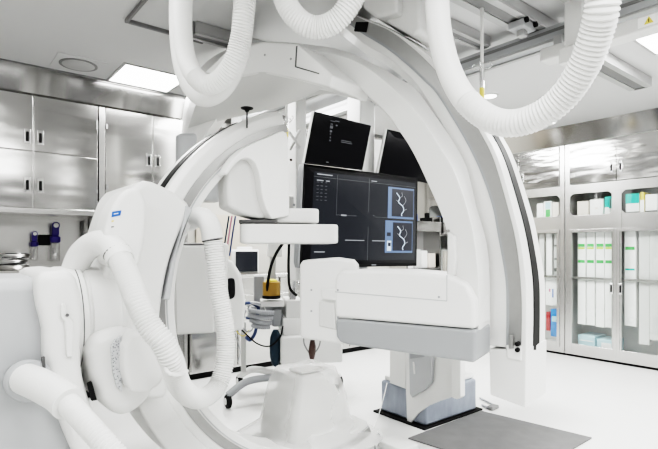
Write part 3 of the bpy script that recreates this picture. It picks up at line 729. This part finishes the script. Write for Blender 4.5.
# carriage up to the ceiling
MB().prism(poly([(362, -60), (395, -50), (397, 12), (376, 18), (362, 8)], PI_.off(WB * .2)), WB * .35).build('ceiling_carriage', 'white', la, bev=.02, seg=3)
MB().prism(poly([(376, -60), (418, -60), (420, 30), (413, 37), (376, 17)], PI_.off(WB * .26)), WB * .28).build('ceiling_carriage', 'white2', la, bev=.02, seg=3)
# lateral box: detector block, body, grey belly
D57 = direc(-57); W57 = direc(33)
PB = Plane(P(490, 249, 2.0), W57)
blk = [(299.5, 264), (303, 260.5), (336, 258), (353, 260.5), (358, 266), (359, 300), (345, 345), (330, 343), (302, 339), (299.5, 335)]
MB().prism(poly(blk, PB.off(W57 * .02)), FW * .26 + RT * .02).build('lateral_detector', 'white2', la, bev=.016, seg=4, ang=45)
MB().prism(poly([(319, 301), (334, 303), (336, 330), (319, 326)], PB.off(W57 * .014)), W57 * .02).build('recess_shade', 'offwhite', la, bev=.004)  # thin plate, its duller white stands in for shade inside the recess
MB().prism(poly([(321, 289), (336, 289), (336, 301), (322, 299)], PB.off(W57 * .004)), W57 * .03).build('bracket', 'white', la, bev=.005)
bod = [(334, 290), (335, 276), (342, 270), (400, 270.5), (447, 275), (466, 284), (474, 300), (475, 329.5), (334.5, 317.5)]
body = MB().prism(poly(bod, PB), W57 * .24).build('tube_box', 'white2', la, bev=.018, seg=4, ang=30)
MB().prism(poly([(335, 291.4), (447, 300.6), (447, 301.5), (335, 292.3)], PB.off(-W57 * .001)), W57 * .004).build('panel_seam', 'lgrey', body)
MB().prism(poly([(446.4, 275), (447.2, 275), (447.2, 301), (446.4, 301)], PB.off(-W57 * .001)), W57 * .004).build('panel_seam', 'lgrey', body)
for (u, v) in ((338, 290), (338, 317.5), (311.5, 290), (311.5, 311), (439, 297)):
    MB().lathe(PB.off(W57 * (.02 if u < 320 else 0))(u, v), [(.005, 0), (.005, .003)], 10, -W57).build('screw', 'grey', body)
MB().prism(poly([(335, 318.2), (475.5, 330.2), (475.5, 362), (472, 363), (350, 345.5), (340, 343), (335.5, 337)], PB.off(W57 * .004)), W57 * .235).build('grey_underside', 'grey', la, bev=.016, seg=4, ang=30)
# small hinge plate on inner edge of the arc
MB().prism(poly([(447, 232), (454, 236), (456, 260), (454, 276), (447, 276)], PI_.off(-WB * .02)), WB * .05).build('edge_plate', 'white2', la, bev=.008)
MB().lathe(PI_.off(-WB*.021)(448.5, 231), [(.007, 0), (.007, .004)], 12, -WB).build('screw', 'rail', la)
# lateral tube on the far limb (left side)
lt1, lt2 = direc(80), direc(-10)
c = P(197, 166, 3.35)
rbox(c + lt2 * .12, lt1, lt2, .30, .2, .46, .06).build('limb_cover', 'lgrey', la, bev=.03, seg=4)
c = P(196, 288, 3.2); s_ = 3.2 / F
rbox(c + lt2 * .15, lt1, lt2, 62 * s_, .28, 90 * s_, .03).build('lateral_tube', 'white', la, bev=.02, seg=3)
MB().prism(poly([(182, 243.5), (204, 243.5), (204, 245), (182, 245)], Plane(P(196, 288, 3.18), lt2)), lt2 * .02).build('tube_seam', 'seam', la)
sid = [(214, 262), (221, 257), (232, 262), (241, 276), (245, 300), (244, 330), (216, 334)]
PT = Plane(P(230, 290, 3.3), lt2)
sd = MB().prism(poly(sid, PT), lt2 * .22).build('tube_side', 'white2', la, bev=.02, seg=4)
MB().prism(rpoly([(227.5, 279), (231, 278), (234.5, 280), (235, 294), (233, 298), (228.5, 297.5)], PT.off(-lt2 * .003), 24), lt2 * .006).build('side_window', 'black_gl', sd)
cbox = MB().prism(poly([(174, 246), (214, 246), (214, 333), (176, 335)], Plane(P(196, 288, 3.12), lt2)), lt2 * .05).build('wrapped_cover', 'offwhite', la, bev=.012)

# ------------------------------------------------------------------ corrugated hoses
R_ = .042
def HP(l): return [P(*p) for p in l]
h = hose('corrugated_hose', HP([(119, 256, 1.86), (127, 274, 1.80), (137, 300, 1.74), (149, 325, 1.72), (163, 343, 1.72), (172, 362, 1.75), (179, 384, 1.85), (190, 396, 1.98), (203, 398, 2.1), (217, 387, 2.2), (224, 366, 2.24), (226, 340, 2.26), (223, 315, 2.26), (218.5, 290, 2.26), (215.5, 262, 2.26), (213, 241, 2.26)]), R_, 'white corrugated hose looping from the carrier elbow down and up to the C-arm fitting', group='white corrugated hoses')
hose('elbow', HP([(70, 290, 2.0), (74, 272, 2.0), (82, 254, 1.98), (95, 244, 1.95), (108, 244, 1.91), (117, 253, 1.875), (121, 261, 1.85)]), .050, None, parent=h, corr=(2, 2))
hose('end_fitting', HP([(188, 222, 2.36), (196, 217.5, 2.33), (205, 219, 2.29), (210.5, 227, 2.26), (212.6, 240, 2.26)]), .048, None, parent=h, corr=(2, 2))
ck = hose('collar', HP([(212.5, 239.4, 2.26), (212.7, 240.4, 2.26)]), .0485, None, parent=h, corr=(2, 2), m='seam')
q = HP([(165, 369, 1.70), (170, 374, 1.66), (182, 374, 1.74), (187, 371, 1.88)])
MB().tube(cr(q, 16), .007, 10).build('strap', 'white2', h)
hose('collar', HP([(116.6, 252.5, 1.876), (117.2, 253.6, 1.874)]), .0507, None, parent=h, corr=(2, 2), m='seam')
h = hose('corrugated_hose', HP([(66, 401, 1.50), (78, 414, 1.46), (96, 434, 1.42), (116, 456, 1.40), (150, 490, 1.40), (200, 520, 1.45)]), .033, 'white corrugated hose running from the elbow on the grey column off the bottom edge', group='white corrugated hoses')
hose('elbow', HP([(26, 379, 1.62), (36, 383, 1.58), (48, 389, 1.55), (60, 396, 1.52), (69, 404, 1.49)]), .050, None, parent=h, corr=(2, 2))
fl = P(30, 381, 1.66); MB().lathe(fl, [(.066, -.05), (.07, 0), (.066, .012), (.05, .014)], 32, (P(36, 383, 1.55) - P(26, 379, 1.62)).normalized()).build('flange', 'lgrey', h)
sf = P(44.5, 393, 1.50); MB().lathe(sf, [(.004, 0), (.004, .003)], 10, -FW).build('screw', 'grey', h)
hose('corrugated_hose', HP([(184, -70, 2.2), (183.5, -20, 2.2), (182.5, 25, 2.2), (185, 52, 2.2), (192, 72, 2.18), (205, 84.5, 2.15), (220, 80, 2.13), (233, 62, 2.1), (240, 40, 2.08), (244, 15, 2.05), (246, -15, 2.05), (247, -80, 2.05)]), .0425, 'front white corrugated hose of the U loop at upper left', group='white corrugated hoses', corr=(.45, 1))
hose('corrugated_hose', HP([(182, -60, 2.36), (180, 0, 2.36), (181, 45, 2.36), (187, 76, 2.36), (200, 95, 2.34), (217, 92, 2.32), (231, 74, 2.30), (240, 45, 2.3), (244, 5, 2.3), (246, -60, 2.3)]), .05, 'rear white hose nested behind the U loop at upper left', group='white corrugated hoses', corr=(2, 2))
hose('corrugated_hose', HP([(277, -110, 1.9), (280, -30, 1.9), (284, -4, 1.9), (292, 13, 1.9), (305, 24.5, 1.9), (320, 27.5, 1.9), (336, 20.5, 1.88), (349, 5, 1.86), (359, -18, 1.85), (366, -60, 1.85), (368, -110, 1.85)]), .043, 'white corrugated hose dipping in a short U at the top centre', group='white corrugated hoses')
hose('corrugated_hose', HP([(436, -150, 1.75), (436, -60, 1.75), (437, 0, 1.75), (440, 35, 1.74), (449, 70, 1.72), (464, 98, 1.68), (487, 117.5, 1.62), (512, 123.5, 1.56), (540, 115, 1.5), (565, 95, 1.44), (585, 64, 1.37), (597, 30, 1.31), (603, 0, 1.27), (608, -60, 1.25), (610, -200, 1.25), (610, -310, 1.25)]), .0425, 'big white corrugated hose hanging in a wide U at the upper right', group='white corrugated hoses', corr=(.40, 1), pitch=.0125, amp=.10)

# ------------------------------------------------------------------ displays
def screen_thing(name, tl, tr, br, bl, t, label, frame=.0):
    """corners as world points; returns root, local mapping"""
    root = empty(name, (tl + tr + br + bl) / 4, label, 'display', None)
    n = (tr - tl).cross(bl - tl).normalized()
    if n.dot(FW) < 0: n = -n
    MB().prism([tl, tr, br, bl], n * t).build('housing', 'black', root, bev=.006)
    def at(s, q): return (tl.lerp(tr, s)).lerp(bl.lerp(br, s), q)
    return root, at, n
def quad(at, n, s0, t0, s1, t1, d): return MB().prism([at(s0, t0) - n*d, at(s1, t0) - n*d, at(s1, t1) - n*d, at(s0, t1) - n*d], n * .0015)
root, at, n = screen_thing('large_display', P(304, 163.5, 3.4), P(418, 178, 4.0), P(417, 266, 4.0), P(299.5, 268, 3.4), .07, 'large black wall-size display showing two blue-framed angiogram images')
quad(at, n, .015, .025, .985, .965, .002).build('bezel_glass', 'screen', root)
sc_ = quad(at, n, .075, .06, .97, .93, .004).build('screen', 'screenui', root)
for (s0, t0, s1, t1) in ((.53, .07, .533, .93), (.26, .07, .262, .48), (.26, .47, .75, .474), (.075, .11, .97, .113)):
    quad(at, n, s0, t0, s1, t1, .006).build('divider', 'ui_line', sc_)
for (s0, t0, s1, t1) in ((.10, .08, .22, .09), (.10, .14, .15, .15), (.17, .14, .2, .15), (.3, .465, .345, .48), (.51, .45, .53, .475), (.545, .455, .58, .47), (.34, .72, .5, .728), (.57, .72, .70, .728), (.10, .84, .18, .85), (.57, .975, .61, .985), (.55, .09, .6, .098)):
    quad(at, n, s0, t0, s1, t1, .006).build('screen_text', 'ui_grey', sc_)
for k in range(6):
    for s_ in (.10, .13, .165): quad(at, n, s_, .16 + k*.035, s_ + .016, .165 + k*.035, .006).build('screen_text', 'ui_line', sc_)
for wi, (s0, t0, s1, t1) in enumerate(((.705, .135, .955, .475), (.685, .50, .945, .85))):
    fr = quad(at, n, s0, t0, s1, t1, .0065).build('image_window', 'ui_blue', sc_)
    m0 = .035 if wi == 0 else .07
    quad(at, n, s0 + m0, t0 + .018, s1 - .006, t1 - .022, .0085).build('angiogram', 'ui_dark', sc_)
    rnd = random.Random(3 + wi); c0s, c0t = s0 + m0 + .04, t0 + .06
    br_ = [[(c0s, c0t), (c0s + .03, c0t + .05), (c0s + .02, c0t + .10), (c0s + .06, c0t + .14), (c0s + .07, c0t + .19), (c0s + .05, c0t + .23), (c0s + .055, t1 - .03)],
           [(c0s + .06, c0t + .14), (c0s + .09, c0t + .08), (c0s + .075, c0t + .03)], [(c0s + .02, c0t + .10), (c0s + .0, c0t + .08)], [(c0s + .07, c0t + .19), (c0s + .1, c0t + .17)], [(c0s + .03, c0t + .05), (c0s + .055, c0t + .03), (c0s+.05, c0t-.01)]]
    for b_ in br_:
        pts = [(at(s, t) - n * .012) for (s, t) in b_]
        MB().tube(cr(pts, 26), .0035 if len(b_) > 3 else .002, 6).build('vessel', 'ui_white' if len(b_) > 3 else 'ui_grey', sc_)
    if wi == 1:
        quad(at, n, s0 + .015, t0 + .13, s0 + .05, t0 + .17, .0085).build('icon', 'ui_dark', sc_); quad(at, n, s0 + .018, t0 + .22, s0 + .055, t0 + .33, .0085).build('icon', 'ui_white', sc_); quad(at, n, s0 + .025, t0 + .24, s0 + .05, t0 + .28, .0095).build('icon', 'ui_dark', sc_)
MB().prism([at(-.012, .08) , at(-.001, .0), at(-.001, 1.), at(-.012, .95)], n * .06).build('side_edge', 'grey', root)
root, at, n = screen_thing('small_display', P(314.5, 111, 3.35), P(371.5, 125.5, 3.6), P(362.5, 170, 3.6), P(304.5, 163, 3.35), .035, 'tilted dark small monitor with faint text, left of the two above the large display')
s1_ = quad(at, n, .02, .03, .98, .97, .002).build('screen', 'screen', root)
for (s0, t0, s1, t1) in ((.28, .10, .36, .115), (.29, .16, .33, .18), (.38, .16, .41, .19), (.29, .2, .34, .26), (.30, .29, .34, .33), (.31, .36, .33, .38), (.32, .42, .34, .45), (.32, .48, .35, .51), (.36, .08, .43, .10), (.52, .44, .7, .455), (.52, .475, .72, .49), (.34, .92, .38, .94)):
    quad(at, n, s0, t0, s1, t1, .005).build('screen_text', 'ui_line', s1_)
MB().prism([at(-.012, 0), at(-.002, 0), at(-.002, 1), at(-.012, 1)], n * .03).build('side_edge', 'white2', root)
MB().prism([at(1.003, .35), at(1.015, .35), at(1.015, 1.02), at(1.003, 1.02)], n * .03).build('side_edge', 'white2', root)
root, at, n = screen_thing('small_display', P(387.5, 129, 4.15), P(450, 143, 4.45), P(438, 185, 4.45), P(378.5, 173.5, 4.15), .035, 'tilted blank dark small monitor partly cut off by the white arc')
quad(at, n, .02, .03, .98, .97, .002).build('screen', 'screen', root)
MB().prism([at(-.02, 0), at(-.003, 0), at(-.003, 1), at(-.02, 1)], n * .03).build('side_edge', 'white2', root)
# ceiling support for the displays
sp_ = empty('display_support', tuple(P(365, 200, 4.1).xy) + (1.4,), 'white ceiling column and frame carrying the dark displays', 'support')
a = P(361, 150, 4.25)
MB().box2((a.x - .085, a.y - .085, 1.55), (a.x + .085, a.y + .085, CEIL - .002)).build('ceiling_column', 'white', sp_, bev=.012)
MB().box(P(370, 158, 4.75), (.30, .05, .36), (direc(62), direc(-28), UP)).build('back_plate', 'white2', sp_, bev=.01)
MB().box(P(360, 200, 4.2), (.5, .05, .06), (direc(62), direc(-28), UP)).build('crossbar', 'lgrey', sp_, bev=.006)
MB().box(P(360, 230, 4.1), (.1, .08, .7), (direc(62), direc(-28), UP)).build('mount_bracket', 'lgrey', sp_, bev=.006)
MB().box2((a.x - .2, a.y - .2, CEIL - .08), (a.x + .2, a.y + .2, CEIL - .001)).build('ceiling_plate', 'white2', sp_, bev=.01)

# ------------------------------------------------------------------ patient table
tb = empty('patient_table', (2.99, 2.43, 0), 'patient table pedestal with blue-grey film-covered base on black plate, beside the grey mat', 'table')
MB().box2((2.64, 2.235, .0005), (3.33, 2.74, .014)).build('floor_plate', 'black', tb, bev=.003)
MB().box2((2.68, 2.255, .014), (3.28, 2.70, .25)).build('base', 'bluegrey', tb, bev=.02)
MB().box2((2.70, 2.28, .251), (3.28, 2.68, .285)).build('base_cap', 'white2', tb, bev=.01)
MB().box2((2.80, 2.30, .285), (3.16, 2.64, .80)).build('column', 'white', tb, bev=.02)
p1 = PX(2.665)
MB().prism(poly([(404, 340), (452, 340), (452, 397), (440, 401), (428, 406), (418, 414), (411, 423), (407, 426)], p1), (.014, 0, 0)).build('swoosh_panel', 'white2', tb, bev=.004)
MB().prism(poly([(389.5, 340), (406, 340), (405.5, 389), (389.5, 383)], PX(2.66)), (.16, 0, 0)).build('side_cover', 'white', tb, bev=.006)
p2 = PX(2.63)
sp2 = MB().prism(poly([(408.5, 348), (432.5, 348), (431, 382), (427, 388), (412, 398), (409.5, 394)], p2), (.03, 0, 0)).build('grey_door', 'lgrey', tb, bev=.006)
MB().prism(poly([(412.5, 362), (414, 362), (415, 374), (413.5, 374)], PX(2.622)), (.008, 0, 0)).build('handle', 'white', sp2, bev=.002)
MB().prism(poly([(410, 352), (424, 352), (424, 357), (410, 359)], PX(2.622)), (.008, 0, 0)).build('handle', 'grey', sp2, bev=.002)
MB().prism(poly([(451, 340), (460.5, 340), (460.5, 397), (457, 399.5), (452, 398)], PX(2.60)), (.05, 0, 0)).build('edge_panel', 'white2', tb, bev=.006)
MB().box2((2.62, 2.2, .80), (3.34, 2.66, .89)).build('table_carriage', 'white', tb, bev=.02)
MB().box2((2.3, 2.2, .895), (3.95, 2.66, .935)).build('tabletop', 'lgrey', tb, bev=.015)
mz = PZ(.0008); mA, mB, mD = mz(480.5, 411.5), mz(592, 438.5), mz(408, 439)
mt = MB().prism([mA, mB, mB + mD - mA, mD], (0, 0, .009)).build('floor_mat', 'mat', bev=.003)
tag(mt, 'dark grey rubber floor mat in front of the table pedestal', 'mat')
# cables and foot switch on the floor
q = [PZ(.012)(*p) for p in ((480, 398), (486, 401), (492, 404), (496, 407), (490, 408), (482, 405))]
tag(MB().tube(cr(q, 30), .008, 8).build('floor_cable', 'greycable'), 'short grey cable on the floor between table base and white foot block', 'cable')
fs_ = P(491, 404, 3.95)
o = MB().box(PZ(.018)(493, 407), (.09, .05, .025)).build('cable_connector', 'dkalu', bev=.005); tag(o, 'small dark connector on the floor next to the white foot block', 'connector')
q = [P(387, 383, 3.62), P(384, 396, 3.56), PZ(.01)(379, 414), PZ(.01)(374, 426), PZ(.01)(371, 438)]
tag(MB().tube(cr(q, 40), .0035, 6).build('thin_cable', 'paper'), 'thin white cable dropping from the table to the floor left of the pedestal', 'cable')
fo = PZ(0)(389, 449)
f_ = empty('foot_switch', fo, 'small white foot switch with wire guard at the bottom edge left of the mat', 'foot switch')
MB().box(fo + V((0.03, -.05, .03)), (.16, .2, .045)).build('pedal', 'white2', f_, bev=.012)
MB().tube(cr([fo + V((-.09, .03, .005)), fo + V((-.09, .03, .07)), fo + V((-.02, .07, .08)), fo + V((-.02, .07, .005))], 24), .005, 8).build('wire_guard', 'grey', f_)

# ------------------------------------------------------------------ anaesthesia cart and patient monitor
def caster(c, parent, r=.054):
    fk = MB().box(c + V((0, 0, r*1.55)), (.035, .05, r*.9)).build('caster', 'greycable', parent, bev=.008)
    ax = direc(60)
    MB().lathe(c + V((0, 0, r)) - ax*.02, [(r*.8, 0), (r, .006), (r, .034), (r*.8, .04)], 22, ax).build('wheel', 'black', fk)
    MB().lathe(c + V((0, 0, r)) - ax*.024, [(r*.5, 0), (r*.5, .004)], 16, ax).build('hub', 'paper', fk)
    MB().lathe(c + V((0, 0, r)) + ax*.02, [(r*.5, 0), (r*.5, .004)], 16, ax).build('hub', 'paper', fk)
kc = PZ(0)(283, 396)
ct = empty('anaesthesia_cart', kc, 'white anaesthesia cart on casters with cable basket behind the C-arm', 'cart')
legs = [(228, 408), (239.5, 387), (339, 387), (300, 402)]
hub = P(285, 366, 4.15)
for (u, v) in legs:
    f0 = PZ(0)(u, v); caster(f0, ct)
    tp = f0 + V((0, 0, .10)); hb_ = V((hub.x, hub.y, .18))
    MB().tube(cr([tp, tp.lerp(hb_, .35) + V((0, 0, .06)), hb_], 16), [.030 - .0 * i for i in range(16)], 12).build('leg', 'grey' if u < 230 else 'white', ct)
E1, E2 = direc(80), direc(-10)
def cbx(u0, u1, v0, v1, Z, d, name, m, parent, bev=.012):
    c = P((u0+u1)/2, (v0+v1)/2, Z) + E2 * (d/2); return MB().box(c, ((u1-u0)*Z/F/math.cos(math.radians(10)), d, (v1-v0)*Z/F), (E1, E2, UP)).build(name, m, parent, bev=bev)
cbx(281, 343, 336, 364, 4.05, .45, 'drawer_unit', 'white', ct, .02)
cbx(283, 320, 318, 337, 4.1, .4, 'work_shelf', 'white2', ct)
cbx(286, 303, 300, 320, 4.1, .35, 'monitor_body', 'offwhite', ct)
cbx(289, 296, 244, 302, 4.12, .05, 'column', 'chrome', ct, .006)
cbx(254, 264, 276, 305, 4.2, .12, 'side_case', 'grey', ct, .008)
cbx(268, 282, 243, 257, 4.16, .14, 'infusion_pump', 'white2', ct, .01)
cbx(270, 276, 257, 284, 4.2, .05, 'pump_post', 'lgrey', ct, .006)
cbx(252, 283, 306, 318, 4.15, .25, 'cable_basket', 'lgrey', ct, .006)
cbx(241, 246, 322, 372, 4.2, .06, 'support_post', 'offwhite', ct, .006)
cbx(272, 282, 309, 327, 4.1, .12, 'flow_block', 'grey', ct, .02)
c = P(275.5, 349, 4.08)
MB().lathe(c + V((0,0,-.15)), [(.004, 0), (.03, .025), (.046, .08), (.05, .16), (.045, .25), (.030, .29), (.02, .31)], 20).build('breathing_bag', 'teal', ct)
cn = P(271.5, 295.5, 4.05)
an = empty('amber_canister', cn, 'amber plastic canister standing above the cable basket', 'canister')
MB().lathe(cn, [(.068, 0), (.072, .004), (.072, .11), (.06, .115)], 26).build('canister', 'gold', an)
MB().lathe(cn + V((0,0,-.024)), [(.075, 0), (.075, .022)], 26).build('canister_base', 'black', an)
MB().lathe(cn + V((0,0,.115)), [(.05, 0), (.05, .012), (.02, .02)], 22).build('canister_lid', 'yellow', an)
cbx(261, 284, 301, 307, 4.02, .3, 'canister_shelf', 'white', ct, .006)
# cables heaped over the basket
rnd = random.Random(5)
cols = ['denim', 'greycable', 'greycable', 'denim', 'black', 'yellow', 'greycable', 'paper']
labs = ['dark blue cable looped over the left end of the cable basket', 'grey cable coil on top of the cable basket', 'grey lead bundle hanging under the basket', 'navy tube bending below the cable basket', 'black cable swinging from basket towards the teal bag', 'thin yellow lead hanging at the left of the basket', 'grey lead drooping left of the white post', 'white lead curled over the basket rim']
paths = [[(244, 318), (240, 309), (247, 303), (258, 307), (256, 317), (246, 318)], [(247, 306), (256, 303), (263, 307), (256, 312), (248, 309), (252, 304), (260, 306)], [(246, 310), (242, 324), (249, 332), (257, 322), (262, 312)], [(257, 322), (255, 333), (250, 340), (246, 337)],
         [(238, 326), (247, 335), (258, 344), (270, 346), (280, 337), (283, 326)], [(232, 318), (236, 330), (243, 336), (249, 330)], [(231, 316), (235, 333), (240, 350), (238, 362)], [(249, 314), (244, 306), (252, 302), (262, 304), (266, 311)]]
rads = [.013, .006, .005, .014, .006, .004, .004, .005]
for k in range(8):
    q = [P(u, v, 4.02 + .03 * rnd.random()) for (u, v) in paths[k]]
    tag(MB().tube(cr(q, 40), rads[k], 8).build('cable', cols[k]), labs[k], 'cable', 'cables around the basket')
for k, (p0_, p1_, lab) in enumerate((((249, 310), (274, 313), 'top grey ribbed tube lying along the cable basket'), ((248, 315), (273, 318), 'second grey ribbed tube lying along the cable basket'), ((250, 320), (272, 323), 'third grey ribbed tube lying along the cable basket'), ((252, 325), (270, 327), 'lowest grey ribbed tube lying along the cable basket'))):
    hose('breathing_tube', [P(*p0_, 3.98), P((p0_[0]+p1_[0])/2, (p0_[1]+p1_[1])/2 + 1, 3.96), P(*p1_, 3.98)], .019, lab, 'tube', 'grey breathing tubes on the cart', m='greycable', amp=.15, pitch=.014)
q = [P(*p) for p in ((283, 243, 3.95), (277, 252, 3.95), (271, 266, 3.95), (267.5, 285, 3.98), (268, 293, 4.0))]
tag(MB().tube(cr(q, 30), .012, 8).build('black_hose', 'black'), 'black hose curving down to the amber canister', 'hose')
q = [P(*p) for p in ((289, 240, 3.7), (288.5, 270, 3.7), (290, 288, 3.7), (297, 296, 3.7))]
tag(MB().tube(cr(q, 30), .010, 8).build('black_hose', 'black'), 'straight black hose along the chrome pole beside the lateral detector', 'hose')
# hanging strap and plug below the lateral detector
pz = P(312, 350, 2.6)
pg = empty('hanging_plug', pz, 'dark brown plug hanging on two black straps below the lateral detector block', 'plug')
MB().tube(cr([P(*p) for p in ((304, 334, 2.55), (304, 343, 2.58), (308, 351, 2.6), (312, 354, 2.6), (317, 350, 2.6), (320, 343, 2.58), (320, 335, 2.55))], 30), .004, 8).build('strap', 'dkalu', pg)
MB().tube([P(312.5, 340, 2.6), P(312.5, 346, 2.6), P(312, 352, 2.6), P(312, 359, 2.6)], [.012, .018, .02, .012], 12).build('plug_body', 'brown', pg)
# patient monitor
pm = empty('patient_monitor', P(245, 274, 5.1), 'small white patient monitor with dark screen standing on the pale worktop', 'monitor')
cbx(231.5, 258.5, 249.5, 273.5, 5.1, .14, 'housing', 'white2', pm, .015)
cbx(236, 257.5, 251.5, 271.5, 5.08, .02, 'screen', 'screenui', pm, .004)
cbx(237, 252, 246.8, 250.5, 5.13, .08, 'handle', 'white2', pm, .01)
# coloured tubes on the left of the monitor
for (c_, u0, lab) in (('pink', 232, 'pink and thin tube'), ('denim', 235.5, 'blue thin tube'), ('teal', 229, 'dark teal thin tube')):
    q = [P(u0, 216, 4.0), P(u0 - 3, 235, 4.0), P(u0 - 6, 256, 4.0)]
    tag(MB().tube(cr(q, 16), .007, 8).build('gas_tube', c_), lab.replace('pink and thin', 'thin pink') + ' slanting down beside the hose fitting', 'tube', 'thin gas tubes')
# white pendant column right of the detector arm
pdn = P(297, 190, 3.9)
pn = empty('supply_pendant', (pdn.x, pdn.y, CEIL), 'white ceiling supply pendant column between detector arm and large display', 'pendant')
MB().box2((pdn.x - .05, pdn.y - .06, 1.0), (pdn.x + .05, pdn.y + .06, CEIL - .001)).build('column', 'white2', pn, bev=.012)
cbx(287, 301, 196, 240, 3.85, .12, 'outlet_head', 'offwhite', pn, .01)
for i, (u, v) in enumerate(((291, 160), (294, 205), (291, 222))):
    MB().lathe(P(u, v, 3.80), [(.010, 0), (.009, .015)], 14, -FW).build('outlet', 'brown' if i == 0 else 'grey', pn)
MB().tube([P(289, 132, 3.8), P(300, 148, 3.8)], .012, 10).tube([P(300, 130, 3.8), P(290, 150, 3.8)], .012, 10).build('cross_brace', 'white', pn)

# ------------------------------------------------------------------ light: luminaires at the two panels, then added lamps without fixtures as fill
def area(name, x, y, sx, sy, power, z=CEIL - .03, color=(1, 1, .99)):
    l = bpy.data.lights.new(name, 'AREA'); l.shape = 'RECTANGLE'; l.size, l.size_y = sx, sy; l.energy = power; l.color = color
    o = bpy.data.objects.new(name, l); col.objects.link(o); o.location = (x, y, z); return o
area('luminaire_a', 1.41, 4.18, .5, .45, 10)
area('luminaire_b', 3.9, 1.0, .44, .6, 26)
area('added_fill_c', .1, 2.3, .9, .9, 8)  # from here on: unseen lamps added to brighten the room
area('added_fill_d', .6, -.2, 1.4, 1.4, 29)
area('added_fill_e', 2.6, -1.2, 1.4, 1.4, 36)
area('added_fill_f', 4.2, 3.4, .9, .9, 48)
area('added_fill_g', -1.4, .8, 1.2, 1.2, 19)
area('added_fill_h', 4.8, -.4, .9, .9, 38)
area('added_fill_i', 2.4, 3.7, .8, .8, 22)
wd = bpy.data.worlds.new('world'); scene.world = wd; wd.use_nodes = True
wd.node_tree.nodes['Background'].inputs[0].default_value = (1, 1, 1, 1)
wd.node_tree.nodes['Background'].inputs[1].default_value = .12
scene.view_settings.view_transform = 'Filmic'
scene.view_settings.look = 'Very High Contrast'
scene.view_settings.exposure = 0.95
scene.view_settings.gamma = 1.0
scene.cycles.max_bounces = 8
scene.cycles.diffuse_bounces = 5
scene.cycles.glossy_bounces = 4
scene.cycles.transparent_max_bounces = 12
scene.cycles.sample_clamp_indirect = 6
scene.cycles.use_denoising = True
scene.cycles.caustics_reflective = False
